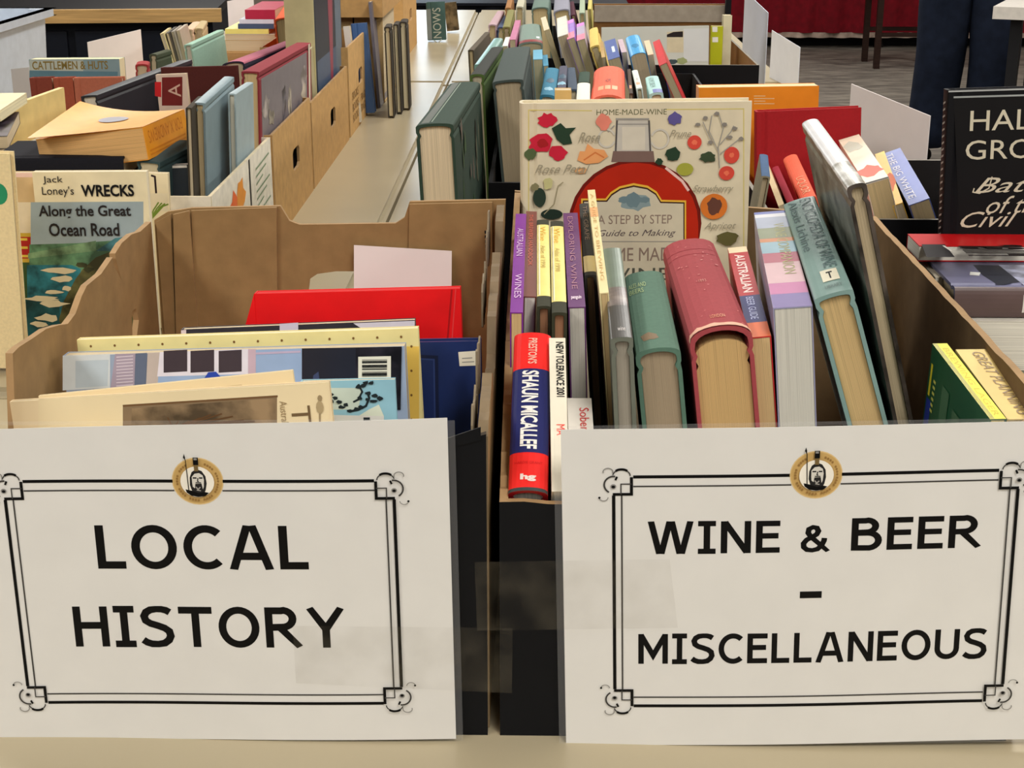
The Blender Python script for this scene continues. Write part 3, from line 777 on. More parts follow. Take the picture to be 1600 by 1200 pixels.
# the long row of spines
GRP = 'spine-up books in the wine box'
def wbook(label, A, B, C, D, cov, zf=.233, zr=.246, **k):
    return spine_up(label, A, B, C, zf, zr, D, None, cov, group=GRP, **k)
r = wbook('thin purple paperback with pale title, leftmost of the row of spines', (797, 488), (817, 488), (806, 334), (797, 520), (122, 44, 140), kind='soft', pages=(206, 170, 110))
spine_text(r, 'AUSTRALIAN', .52, .82, .25, .80, mat((206, 170, 206), 'print')); spine_text(r, 'WINES', .12, .34, .25, .80, mat((206, 170, 206), 'print'))
r = wbook('thin maroon brown paperback with red title next to the purple one', (818, 463), (838, 463), (822, 330), (817, 500), (112, 62, 52), kind='soft', pages=(214, 204, 188), back=(112, 62, 52))
spine_text(r, 'THE BREWERS HANDBOOK', .32, .95, .30, .66, mat((190, 90, 66), 'print'))
for lab, A, B, C in (('dark green book with pale yellow spine label, left one of two alike', (839, 478), (861, 478), (839, 343)), ('dark green book with pale yellow spine label, right one of two alike', (862, 488), (886, 488), (860, 345))):
    r = wbook(lab, A, B, C, (A[0], A[1] + 40), (52, 52, 36), pages=(170, 116, 78), bulge=.001)
    bands(r, [(.10, .93, mat((246, 228, 130), 'print'))]); spine_text(r, 'Wine', .72, .90, .25, .7, mat((226, 176, 70), 'print')); spine_text(r, 'Atlas of 1998', .40, .66, .3, .65, mat((190, 168, 90), 'print'))
    def f(P, w_, h_): P.rect(.0006, .112 * h_, .0022, .925 * h_, mat((240, 234, 206), 'print'))
    ink(r, 'spine', f, 'label_edge')
r = wbook('purple paperback with tall faded title between the yellow labels and the grey book', (888, 480), (915, 480), (880, 333), (890, 560), (98, 52, 104), kind='soft', pages=(196, 190, 176))
spine_text(r, 'EXPLORING WINE', .16, .95, .28, .62, mat((160, 112, 130), 'print')); spine_text(r, 'penguin', .06, .10, .2, .8, mat((226, 206, 220), 'print'), rot=0, bold=.03)
r = wbook('slim charcoal book with a cream patch at the foot of its spine', (913, 430), (932, 430), (905, 318), (920, 560), (62, 62, 58), pages=(176, 150, 104), bulge=.001)
bands(r, [(.04, .24, mat((240, 222, 160), 'print'))]); spine_text(r, 'THE GRAPE', .45, .95, .3, .7, mat((140, 120, 104), 'print'))
r = wbook('thin ivory paperback standing highest in the row, leaning left', (937, 458), (951, 457), (918, 297), (950, 655), (240, 224, 168), zf=.241, zr=.262, kind='soft', pages=(206, 174, 116))
spine_text(r, 'A GUIDE TO BREWING', .1, .95, .3, .7, mat((206, 170, 110), 'print')); bands(r, [(.70, .80, mat((232, 168, 110), 'print'))])
r = wbook('grey green glossy book with a dark band at the foot of its spine', (954, 528), (989, 528), (941, 388), (960, 655), (104, 108, 96), zf=.232, zr=.242, pages=(160, 150, 132), bulge=.0015, spine=(112, 128, 114), ck='gloss')
bands(r, [(.0, .32, mat((66, 64, 60), 'gloss')), (.32, .52, mat((118, 108, 104), 'photo'))]); spine_text(r, 'wine', .06, .10, .35, .7, mat((206, 200, 196), 'print'), rot=0)
r = wbook('green cloth hardback with worn gilt title left of the big red book', (992, 547), (1062, 542), (975, 427), (1003, 660), (84, 114, 97), zf=.222, zr=.228, pages=(164, 142, 110), bulge=.005)
spine_text(r, 'ALES AND', .78, .84, .06, .5, mat((160, 180, 130), 'print'), rot=0); spine_text(r, 'BEERS', .70, .76, .06, .42, mat((160, 180, 130), 'print'), rot=0)
def f(P, w_, h_): P.blob(w_ * .36, h_ * .14, .006, .007, mat((120, 100, 74), 'print'), 4, 12, .3)
ink(r, 'spine', f, 'gilt_ornament')
r = wbook('thick worn red cloth hardback with a split spine, biggest in the wine box', (1076, 516), (1172, 509), (1034, 378), (1090, 660), (156, 66, 70), zf=.234, zr=.240, pages=(206, 164, 98), bulge=.010, gap=.007)
def f(P, w_, h_):
    d = mat((146, 38, 48), 'cloth')
    for v in (.80, .86): P.line([(w_ * .02, v * h_), (w_ * .98, v * h_)], .0008, d)
    for i in range(26):
        rr = random.Random(i); P.blob(rr.uniform(.08, .92) * w_, rr.uniform(.03, .95) * h_, rr.uniform(.0004, .0012), rr.uniform(.0004, .0010), mat((206, 120, 116), 'print'), i, 6, .4)
    pts = [(w_ * i / 14, h_ * .0 + .004 + .003 * random.Random(i).random()) for i in range(15)]
    P.poly([(0, 0)] + [(w_, 0)] + list(reversed(pts)), mat((222, 172, 148), 'cloth'))
ink(r, 'spine', f, 'worn_patches')
def f(P, w_, h_): P.z = .0004; P.text('1893', w_ * .42, h_ * .46, w_ * .55, h_ * .49, mat((196, 120, 110), 'print')); P.text('LONDON', w_ * .40, h_ * .085, w_ * .64, h_ * .115, mat((214, 140, 100), 'print'))
ink(r, 'spine', f, 'gilt_lettering')
r = wbook('narrow red, blue and orange paperback between the red hardback and the glossy one', (1170, 528), (1204, 525), (1137, 388), (1180, 660), (196, 44, 46), zf=.226, zr=.236, kind='soft', pages=(216, 182, 120))
bands(r, [(.0, .14, mat((206, 96, 40), 'print')), (.14, .42, mat((24, 30, 92), 'print')), (.42, .93, mat((168, 30, 34), 'print')), (.93, 1.0, mat((226, 204, 166), 'print'))])
spine_text(r, 'AUSTRALIAN', .45, .90, .25, .75, mat((240, 214, 206), 'print'), bold=.02); spine_text(r, 'BEER GUIDE', .17, .40, .3, .66, mat((170, 176, 206), 'print')); 
r = wbook('glossy multicoloured paperback with pink and violet spine next to the teal hardback', (1208, 482), (1268, 478), (1178, 333), (1216, 655), (150, 150, 176), zf=.246, zr=.256, kind='soft', pages=(204, 200, 184), ck='wrap')
bands(r, [(.0, .12, mat((110, 94, 147), 'print')), (.12, .22, mat((177, 103, 146), 'print')), (.22, .42, mat((194, 159, 163), 'print')), (.42, .52, mat((159, 77, 94), 'print')), (.52, .64, mat((129, 159, 172), 'print')), (.64, .68, mat((184, 120, 77), 'print')), (.68, .80, mat((120, 127, 99), 'print')), (.80, .93, mat((151, 158, 175), 'print')), (.93, .97, mat((202, 202, 206), 'print')), (.97, 1, mat((94, 103, 163), 'print'))])
spine_text(r, 'WINE COMPANION', .30, .85, .50, .82, mat((150, 146, 90), 'print'))
r = wbook('teal hardback with dark spine title leaning left, right of the glossy paperback', (1271, 466), (1334, 461), (1223, 318), (1322, 655), (122, 150, 144), zf=.254, zr=.262, pages=(206, 170, 108), bulge=.002, ck='gloss', gap=.001)
spine_text(r, 'ENCYCLOPEDIA OF WINE', .22, .98, .50, .86, mat((86, 110, 110), 'print')); spine_text(r, 'Alexis Lichine', .42, .98, .14, .40, mat((86, 110, 110), 'print'))
def f(P, w_, h_): P.z = .0004; P.rect(w_ * .36, h_ * .10, w_ * .80, h_ * .20, mat((226, 220, 196), 'print')); P.text('T', w_ * .5, h_ * .12, w_ * .66, h_ * .18, INKK, bold=.03)
ink(r, 'spine', f, 'publisher_mark')
def f(P, w_, h_): P.z = .0004; P.text('LIBRARY', w_ * .36, h_ * .04, w_ * .8, h_ * .07, mat((110, 130, 126), 'print'))
ink(r, 'spine', f, 'publisher_lettering')
# tall silver-spined book leaning at the right
a = PY(1322, 291, .13); 
r = wbook('tall book with crinkled silver spine and dark cover leaning against the box wall', (1322, 291), (1352, 288), (1252, 190), (1397, 655), (70, 62, 56), zf=a.z, zr=a.z + .008, pages=(190, 168, 128), ck='photo', spine=(206, 206, 204), bulge=.003, back=(96, 100, 92), base=.032)
bands(r, [(.0, .30, mat((222, 214, 194), 'photo')), (.30, .98, mat((236, 236, 236), 'plain', .3))])
# small yellow and cream pair at the right front
r = spine_up('small dark green book with yellow spine near the right wall of the wine box', (1547, 655), (1573, 655), (1457, 537), .203, .214, None, None, (24, 78, 48), pages=(200, 180, 110), kind='soft', spine=(246, 232, 60), ck='gloss')
bands(r, [(.0, 1, mat((248, 236, 70), 'gloss'))])
def f(P, w_, h_):
    P.rect(0, 0, w_ * .30, h_, mat((246, 246, 190), 'gloss')); P.text('BREWING LAGER', w_ * .42, h_ * .04, w_ * .80, h_ * .93, mat((196, 176, 40), 'print'), rot=-90)
ink(r, 'spine', f, 'title_lettering')
th, ln, dp, b = r['dims']
def f(P, w_, h_):
    P.rect(w_ - .012, h_ * .94, w_ - .034, h_ * .97, mat((240, 214, 50), 'print')); P.rect(w_ - .060, h_ * .90, w_ - .036, h_ * .98, mat((30, 52, 150), 'print'))
    for i in range(6): P.rect(w_ - .02 - .004 * i, h_ * .86, w_ - .022 - .004 * i, h_ * .90, mat((200, 190, 90), 'print'))
    P.rect(w_ - .04, h_ * .62, w_ - .016, h_ * .74, mat((70, 104, 74), 'print')); P.rect(w_ - .04, h_ * .42, w_ - .022, h_ * .54, mat((70, 104, 74), 'print'))
ink(r, 'back', f)
r = spine_up('cream paperback with grey spine title against the right wall of the wine box', (1574, 655), (1626, 655), (1493, 546), .200, .211, None, None, (244, 214, 136), pages=(226, 200, 140), kind='soft', ck='plain')
spine_text(r, 'GREAT PLANNING', .05, .95, .44, .82, mat((150, 128, 96), 'print'), shear=.2)

# ============================================================ the big wine book at the rear of the box
r = stand('large cream wine making guide with a red bottle on its cover, behind the spines', (811, 162), (1175, 158), .460, .33, 1.0, .024, (212, 200, 172), pages=(236, 226, 196), ck='plain', group=None)
q = on_face(r)
def f(P, w_, h_):
    RED = mat((176, 36, 16), 'gloss'); DK = mat((110, 22, 14), 'gloss'); G = mat((34, 58, 40), 'print'); GY = mat((150, 146, 138), 'print'); YL = mat((206, 190, 110), 'print')
    P.line([q(826, 420), q(826, 172), q(925, 173)], .0008, YL); P.line([q(1040, 171), q(1162, 170), q(1162, 430)], .0008, YL)
    P.text('HOME-MADE-WINE', *q(932, 180), *q(1042, 170), mat((110, 110, 80), 'print'))
    def E(cx, cy, rx, ry, m, s=None):
        u, v = q(cx, cy); u1, _ = q(cx + rx, cy); _, v1 = q(cx, cy - ry)
        (P.ell(u, v, u1 - u, v1 - v, m, 28) if s is None else P.blob(u, v, u1 - u, v1 - v, m, s, 16, .22))
    # bottle body, shoulders and neck
    E(992, 350, 104, 101, DK); E(992, 352, 99, 98, RED)
    P.poly([q(893, 352), q(1091, 352), q(1091, 460), q(893, 460)], RED)
    P.line([q(1040, 262), q(1066, 283), q(1076, 298)], .0022, mat((240, 200, 190), 'print'))
    P.poly([q(956, 250), q(1022, 250), q(1018, 225), q(1014, 205), q(1012, 188), q(966, 188), q(964, 205), q(961, 225)], mat((190, 184, 172), 'gloss')); P.poly([q(955, 253), q(1023, 253), q(1021, 236), q(958, 236)], mat((120, 96, 88), 'gloss'))
    P.poly([q(972, 234), q(1008, 234), q(1008, 198), q(972, 198)], mat((206, 198, 180), 'gloss'))
    P.line([q(962, 186), q(1014, 186)], .0016, GY); P.line([q(964, 194), q(1013, 194)], .001, GY)
    for x in (964, 1014): P.line([q(x, 188), q(x + (-2 if x < 990 else 2), 236)], .0014, mat((80, 76, 74), 'print'))
    P.line([q(955 + 0 * i, 0 + 0 * i) for i in ()] or [q(960, 196), q(950, 206)], .001, GY)
    u, v = q(948, 216); P.line([(u + a, v + b2) for a, b2 in arc(0, 0, .0068, .0074, 20, 340, 18)], .0016, mat((196, 190, 176), 'print'))
    u, v = q(1031, 217); P.line([(u + a, v + b2) for a, b2 in arc(0, 0, .0072, .0078, 160, -160, 18)], .0016, mat((196, 190, 176), 'print'))
    # label
    OUT = [(908, 470), (908, 310), (946, 310), (954, 300), (968, 291), (990, 286), (1012, 290), (1026, 299), (1034, 312), (1072, 313), (1072, 470)]
    P.poly([q(*p) for p in OUT], mat((226, 176, 60), 'print')); P.poly([q(992 + (a - 992) * .97, 470 + (b2 - 470) * .982) for a, b2 in OUT], mat((60, 30, 24), 'print'))
    P.poly([q(992 + (a - 992) * .945, 470 + (b2 - 470) * .968) for a, b2 in OUT], mat((200, 190, 166), 'print'))
    E(990, 316, 24, 13, mat((130, 148, 150), 'print'), 5); E(990, 312, 12, 12, mat((104, 126, 132), 'print'), 9); E(975, 312, 9, 5, mat((104, 126, 132), 'print'), 6); E(1006, 312, 9, 5, mat((104, 126, 132), 'print'), 7)
    LT = mat((136, 116, 104), 'print')
    P.text('A STEP BY STEP', *q(934, 350), *q(1050, 335), LT); P.text('Guide to Making', *q(934, 372), *q(1056, 358), mat((96, 84, 84), 'print'), shear=.4); P.text('HOME MADE', *q(925, 408), *q(1060, 386), LT); P.text('WINE', *q(942, 438), *q(1046, 418), mat((80, 80, 70), 'print'))
    P.line([q(920, 377), q(1066, 377)], .0006, GY)
    # fruit and flowers
    for i, (x, y, a, b2) in enumerate([(855, 188, 14, 11), (846, 223, 18, 16), (872, 238, 13, 12)]): E(x, y, a, b2, mat((196, 30, 56), 'print'), 20 + i)
    E(848, 224, 8, 7, mat((160, 24, 30), 'print'), 24)
    P.poly([q(*p) for p in [(862, 200), (876, 192), (884, 200), (900, 199), (890, 210), (894, 224), (880, 226), (870, 218)]], G); E(829, 241, 9, 9, mat((80, 96, 60), 'print'), 25)
    E(944, 190, 11, 12, mat((222, 130, 110), 'print'), 26)
    P.poly([q(*p) for p in [(902, 250), (906, 236), (914, 236), (918, 224), (928, 232), (944, 234), (950, 244), (936, 254), (916, 256)]], mat((232, 160, 100), 'print')); P.line([q(912, 250), q(930, 238), q(944, 246)], .0012, mat((206, 116, 60), 'print')); E(908, 266, 9, 5, mat((230, 176, 120), 'print'), 27)
    E(1054, 185, 12, 10, mat((90, 82, 140), 'print'), 28)
    for i, (x, y, a, b2) in enumerate([(1085, 222, 11, 11), (1143, 242, 12, 13), (1135, 270, 12, 11)]): E(x, y, a, b2, mat((206, 70, 56), 'print')); E(x, y, 4, 4, mat((226, 110, 80), 'print'), i)
    E(1051, 241, 11, 11, G, 29); E(1030, 252, 6, 5, G, 30); E(1106, 245, 13, 8, mat((56, 70, 46), 'print'), 31); E(1070, 264, 13, 10, mat((160, 160, 60), 'print'))
    for pts in ([(1124, 262), (1122, 230), (1130, 200), (1122, 175)], [(1122, 236), (1108, 205), (1112, 180)], [(1125, 225), (1142, 205), (1146, 196)], [(1125, 240), (1148, 222), (1158, 214)], [(1112, 222), (1098, 190)]): P.line([q(*p) for p in pts], .0008, GY)
    for i, (x, y) in enumerate([(1120, 177), (1102, 184), (1090, 194), (1132, 194), (1148, 200), (1158, 216), (1140, 214), (1110, 222)]): E(x, y, 4, 3, mat((130, 124, 116), 'print'), 40 + i)
    E(1115, 322, 21, 20, mat((206, 112, 40), 'print')); E(1116, 322, 11, 13, mat((96, 58, 46), 'print'), 33)
    E(843, 308, 10, 15, mat((40, 56, 44), 'print')); E(862, 334, 17, 8, mat((30, 46, 36), 'print')); P.line([q(850, 334), q(866, 318), q(872, 290), q(880, 284)], .0009, mat((150, 140, 110), 'print')); E(856, 286, 7, 10, mat((190, 184, 130), 'print'), 34); E(836, 292, 6, 6, mat((130, 124, 90), 'print'), 35); E(1136, 372, 16, 10, mat((96, 90, 50), 'print'), 36)
    SCR = mat((150, 142, 120), 'print')
    for t, a, b2, c, d in (('Rose', 904, 221, 938, 206), ('Rose Petal', 836, 270, 922, 256), ('Prune', 1046, 214, 1080, 202), ('Strawberry', 1082, 302, 1146, 288), ('Apricot', 1100, 360, 1150, 346)): P.text(t, *q(a, b2), *q(c, d), SCR, shear=.45)
ink(r, 'front', f)

# ============================================================ helpers for the rows behind
def lying(label, x0, x1, yf, z0, z1, dp, cov, spine_front=True, rot=0.0, **kw):
    """a book lying flat, spine (or fore-edge) towards the viewer"""
    ln = x1 - x0; th = z1 - z0
    c = Vector(((x0 + x1) / 2, yf + dp / 2, 0))
    if spine_front: y, z = Vector((-1, 0, 0)), Vector((0, -1, 0)); o = Vector((ln / 2, dp / 2, 0))
    else: y, z = Vector((1, 0, 0)), Vector((0, 1, 0)); o = Vector((-ln / 2, -dp / 2, 0))
    x = y.cross(z); R = Matrix.Rotation(math.radians(rot), 3, 'Z')
    p = c + R @ o; p.z = (z0 + z1) / 2
    return book(label, frame(p, R @ x, R @ y, R @ z), th, ln, dp, cov, **kw)
def carton(label, x0, x1, y0, y1, h, out, inn, edge, hole=None, rear=None, group=None, parts=('front', 'rear', 'left', 'right'), kind='card'):
    r = root_at('cardboard_box', label, 'box', ((x0 + x1) / 2, (y0 + y1) / 2, 0), group)
    t = .004; hr = rear or h; ms = (out, inn, edge); mi = (inn, out, edge)
    def hh(c, z): return [[(c - .032, z - .011), (c - .022, z - .016), (c + .022, z - .016), (c + .032, z - .011), (c + .032, z + .011), (c + .022, z + .016), (c - .022, z + .016), (c - .032, z + .011)]] if hole else []
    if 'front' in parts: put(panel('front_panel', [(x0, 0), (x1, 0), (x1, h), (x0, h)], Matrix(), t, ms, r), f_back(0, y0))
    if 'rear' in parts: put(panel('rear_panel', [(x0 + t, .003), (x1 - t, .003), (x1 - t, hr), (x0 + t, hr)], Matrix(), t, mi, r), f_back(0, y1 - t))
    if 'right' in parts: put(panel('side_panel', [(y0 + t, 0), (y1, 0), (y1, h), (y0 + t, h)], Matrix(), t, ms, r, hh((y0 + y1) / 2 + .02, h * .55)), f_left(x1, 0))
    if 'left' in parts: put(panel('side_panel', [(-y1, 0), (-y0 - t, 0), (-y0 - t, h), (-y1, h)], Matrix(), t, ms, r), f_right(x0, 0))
    cx, cy = (x0 + x1) / 2, (y0 + y1) / 2
    box('bottom_panel', (x0 - cx + t, x1 - cx - t, y0 - cy + t, y1 - cy - t, 0, .003), inn, r)
    return r
def far(label, A, B, C, D, cov, z, zr=None, **k):
    ln = su(A, B, C, z, zr if zr is not None else z, D)[5]
    if 'length' not in k and ln > .33 and 'atlas' not in label: k['length'] = .33
    return spine_up(label, A, B, C, z, zr if zr is not None else z, D, None, cov, **k)
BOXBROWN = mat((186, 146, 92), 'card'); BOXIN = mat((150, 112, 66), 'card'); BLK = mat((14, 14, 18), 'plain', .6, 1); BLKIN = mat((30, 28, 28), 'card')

# ============================================================ right of the wine box
r = stand('black glossy hardback titled HALLOWED GROUND standing at the right edge', (1481, 141), (1830, 130), .440, .36, 3, .016, (14, 14, 17), ck='plain', pages=(200, 200, 196), bulge=.001)
q = on_face(r)
def f(P, w_, h_):
    S = mat((198, 190, 166), 'print'); BK = mat((20, 19, 20), 'print', .5, 1)
    P.poly([q(1500, 384), q(1825, 384), q(1825, 146), q(1490, 152)], BK)
    P.line([q(1482, 143), q(1830, 132)], .0012, mat((170, 172, 170), 'print')); P.line([q(1490, 152), q(1830, 142)], .0014, mat((150, 154, 152), 'print'))  # pale lines paint the highlights along the plastic wrap's edges
    P.text('HALLOWED', *q(1515, 205), *q(1800, 164), S); P.text('GROUND', *q(1508, 250), *q(1730, 213), S)
    P.text('Battlefields', *q(1522, 302), *q(1790, 270), S, shear=.5); P.text('of the', *q(1540, 334), *q(1640, 304), S, shear=.5); P.text('Civil War', *q(1500, 356), *q(1690, 326), S, shear=.5)
    P.line([q(1522, 294), q(1520, 300), q(1530, 302), q(1545, 294), q(1550, 276)], .0010, S)
ink(r, 'front', f)
def f(P, w_, h_):
    S = mat((150, 146, 138), 'print')
    for i in range(46): P.poly([(w_ * .55, h_ * (.22 + i * .0165)), (w_ * .9, h_ * (.226 + i * .0165)), (w_ * .9, h_ * (.231 + i * .0165)), (w_ * .55, h_ * (.225 + i * .0165))], S)
ink(r, 'spine', f, 'spine_marks')  # the dashes paint the wrap's beaded reflection down the spine
def p_at(px, py, y): return PY(px, py, y)
zt = .2
x0 = PZ(1493, 450, zt).x
r = lying('slate blue photo-covered hardback lying in the stack under the red book', x0, x0 + .24, .312, .176, .2, .105, (112, 112, 140), pages=(190, 170, 130), spine=(96, 78, 76), ck='gloss')
q = on_face(r)
def f(P, w_, h_):
    P.poly([q(1520, 414), q(1560, 415), q(1600, 440), q(1560, 446), q(1535, 430)], mat((40, 44, 56), 'gloss')); P.poly([q(1560, 414), q(1640, 414), q(1660, 446), q(1600, 446)], mat((170, 174, 200), 'photo')); P.poly([q(1515, 430), q(1530, 431), q(1532, 426), q(1516, 425)], mat((236, 236, 230), 'print'))
ink(r, 'front', f)
def f(P, w_, h_):
    P.rect(.0, h_ * .0, w_, h_ * .72, mat((70, 66, 62), 'gloss')); P.rect(.0, h_ * .0, w_, h_ * .52, mat((104, 66, 62), 'photo')); P.line([(w_ * .2, h_ * .78), (w_ * .75, h_ * .78), (w_ * .75, h_ * .66)], .0016, mat((220, 214, 206), 'print'))
ink(r, 'spine', f, 'spine_print')
xr = PZ(1456, 405, .213).x
r = lying('red and black book lying flat on top of the stack below the black hardback', xr, xr + .24, .392, .2005, .2135, .042, (190, 20, 24), spine_front=False, pages=(232, 224, 206), ck='gloss', kind='soft')
q = on_face(r, 'front')
def f(P, w_, h_):
    K = mat((20, 12, 14), 'print'); P.rect(0, h_ * .82, w_, h_, K)
    P.poly([q(1448, 402), q(1492, 402), q(1476, 382), q(1440, 382)], K); P.text('Filler', *q(1512, 400), *q(1640, 383), K, bold=.03); P.line([q(1474, 384), q(1486, 392)], .002, mat((220, 214, 206), 'print'))
ink(r, 'front', f)
xs = x0 + .004
r = lying('thick white paperback lying in the right stack, fore-edge to the viewer', xs, xs + .235, .308, .136, .1755, .11, (236, 230, 216), spine_front=False, kind='soft', pages=(240, 232, 214))
r = lying('thin grey green book lying below the thick white paperback', xs, xs + .24, .308, .124, .1355, .11, (140, 142, 122), kind='soft', pages=(206, 200, 180))
r = lying('white book lying below the thin grey green one', xs, xs + .23, .306, .112, .1235, .11, (238, 234, 224), kind='soft', pages=(236, 230, 216), spine_front=False)
r = lying('orange spined book low in the right stack', xs, xs + .24, .306, .098, .1115, .11, (206, 116, 70), kind='soft')
r = lying('thick dark grey book second from the bottom of the right stack', xs, xs + .24, .304, .052, .0975, .115, (70, 68, 76))
r = lying('thick brown book at the bottom of the right stack', xs, xs + .25, .302, .001, .0515, .118, (96, 72, 52))
xb = PZ(1430, 400, .196).x
r = lying('small cream paperback lying just behind the rim of the wine box', xb, xb + .028, .36, .150, .196, .06, (226, 214, 190), spine_front=False, kind='soft', pages=(232, 222, 200), name='notebook', cat='notebook')
r = lying('brown closed box file under the small cream paperback', xb - .001, xb + .029, .352, .001, .149, .07, (120, 96, 66), name='box_file', cat='file')

# ============================================================ behind the wine box, right
carton('black box of leaning paperbacks behind the right rear corner of the wine box', .205, .497, .535, .83, .203, BLK, BLKIN, mat((150, 146, 136), 'card'))
r = stand('plain dark red hardback facing forward behind the salmon spined book', (1181, 175), (1346, 168), .745, .3, 2, .018, (156, 24, 30), pages=(230, 170, 130), bulge=.001)
r = stand('orange paperback facing forward behind the dark red hardback', (1092, 137), (1280, 134), .80, .3, 2, .030, (230, 140, 36), pages=(250, 220, 160), kind='soft')
q = on_face(r)
def f(P, w_, h_):
    for i in range(4): P.line([q(1178, 150 + i * 4), q(1196 + 14 * (i % 2), 150 + i * 4)], .0008, mat((246, 214, 160), 'print'))
ink(r, 'front', f)
def fary(label, A, B, C, D, cov, y, dz, **k):
    z = PY(A[0], A[1], y).z
    return far(label, A, B, C, D, cov, z, z + dz, **k)
g = 'leaning paperbacks in the black box behind the wine box'
r = fary('salmon red worn hardback, spine up, in front of the dark red hardback', (1250, 313), (1276, 309), (1222, 247), (1262, 345), (226, 100, 72), .546, .008, group=g, bulge=.004); spine_text(r, 'LIQUOR', .08, .45, .2, .8, mat((240, 170, 130), 'print'))
fary('thin crimson book, spine up, left of the salmon one', (1230, 317), (1241, 315), (1206, 262), (1240, 345), (150, 20, 44), .546, .008, group=g)
fary('thin ivory paperback leaning beside the crimson book', (1216, 322), (1226, 321), (1185, 240), (1226, 345), (226, 206, 166), .546, .008, group=g, kind='soft')
fary('grey book with blue top leaning the other way beside the wine guide', (1190, 274), (1203, 270), (1187, 240), (1180, 330), (150, 142, 120), .546, .008, group=g, spine=(70, 96, 130))
r = fary('cream paperback with a red flower on its spine, right of the silver spine', (1353, 288), (1389, 285), (1310, 219), (1366, 340), (232, 214, 190), .546, .008, group=g, kind='soft', pages=(206, 176, 120))
def f(P, w_, h_): P.blob(w_ * .5, h_ * .22, .011, .018, mat((232, 104, 84), 'print'), 3, 12, .35); P.blob(w_ * .4, h_ * .78, .009, .02, mat((190, 186, 170), 'print'), 4, 12, .3); P.rect(0, 0, w_, .004, mat((30, 28, 26), 'print'))
ink(r, 'spine', f, 'spine_print')
r = fary('yellow spined paperback leaning left of the blue one', (1394, 322), (1412, 320), (1367, 241), (1402, 345), (236, 190, 70), .546, .008, group=g, kind='soft')
def f(P, w_, h_): P.blob(w_ * .5, h_ * .4, .005, .03, mat((200, 96, 40), 'print'), 5, 12, .4)
ink(r, 'spine', f, 'spine_print')
r = fary('blue paperback with white lettering leaning against the white card', (1420, 321), (1453, 316), (1378, 241), (1428, 345), (92, 108, 176), .546, .008, group=g, kind='soft', pages=(200, 176, 130)); spine_text(r, 'THE BIG WHITE', .08, .95, .15, .5, mat((226, 226, 236), 'print'))
# the large blank white card
def card(label, pts, z0=.001, t=.0012, c=(222, 214, 210), g=None, name='sign_card'):
    tl, tr = pts; bl = Vector((tl.x, tl.y, z0)); br = Vector((tr.x, tr.y, z0))
    return sheet(name, label, 'card', [bl, br, tr, tl], t, mat(c, 'paper'), g)
card('large blank white card standing askew behind the black box at the right', (PY(1330, 131, .985), PY(1453, 181, .845)))
card('small white card standing on the far table near the red skirt', (PY(1206, 47, 3.05), PY(1250, 74, 2.80)), c=(214, 216, 224))
card('tall white sheet standing beside the black-framed crate', (PY(1164, -14, 2.62), PY(1200, 20, 2.42)), c=(196, 200, 214))

# ============================================================ right row: dark hardbacks and the boxes
carton('black box holding the dark hardbacks behind the wine guide', -.055, .185, .735, 1.30, .195, BLK, BLKIN, BLK)
r = far('big dark green hardback with cream pages, spine up, at the gap between the tables', (649, 194), (711, 190), (704, 126), (657, 308), (44, 62, 50), .286, .278, pages=(214, 192, 152), bulge=.003, base=.001)
th, ln, dp, b = r['dims']
def f(P, w_, h_):
    for i in range(40):
        rr = random.Random(i); u = rr.uniform(.05, .95) * w_; v = rr.uniform(.1, .95) * h_; P.blob(u, v, rr.uniform(.006, .02), rr.uniform(.003, .010), mat([(60, 86, 56), (96, 98, 80), (24, 28, 24), (104, 92, 84)][i % 4], 'print'), i, 10, .4)
ink(r, 'front', f)
def f(P, w_, h_): P.rect(w_ * .12, h_ * .02, w_ * .34, h_ * .98, mat((84, 84, 70), 'print')); P.line([(w_ * .4, .01), (w_ * .4, h_ - .01)], .0012, mat((126, 136, 116), 'print'))
ink(r, 'spine', f, 'spine_print')
g = 'dark hardbacks of the right row'
r = far('thick slate green hardback with tan pages, second behind the wine guide', (769, 127), (818, 125), (788, 74), (780, 240), (62, 72, 68), .283, .281, pages=(172, 152, 118), bulge=.002, group=g)
def f(P, w_, h_):
    for i in range(24):
        rr = random.Random(i + 90); P.blob(rr.uniform(.08, .92) * w_, rr.uniform(.08, .92) * h_, rr.uniform(.006, .018), rr.uniform(.004, .012), mat([(80, 80, 70), (44, 44, 42), (96, 92, 80)][i % 3], 'photo'), i, 10, .4)
ink(r, 'front', f)
far('olive green hardback squeezed between the two thick dark ones', (734, 116), (757, 115), (768, 72), (738, 200), (70, 92, 42), .276, .27, pages=(180, 168, 140), group=g, base=.001, spine=(44, 46, 40))
far('pale teal glossy hardback with white glints behind the big dark green one', (741, 100), (760, 97), (772, 58), (741, 160), (120, 158, 150), .247, .247, group=g, base=.001, ck='wrap')
far('thin brown hardback leaning beside the pale teal one', (731, 78), (741, 77), (757, 50), (734, 130), (80, 70, 56), .236, .236, group=g, base=.001, pages=(206, 180, 130))
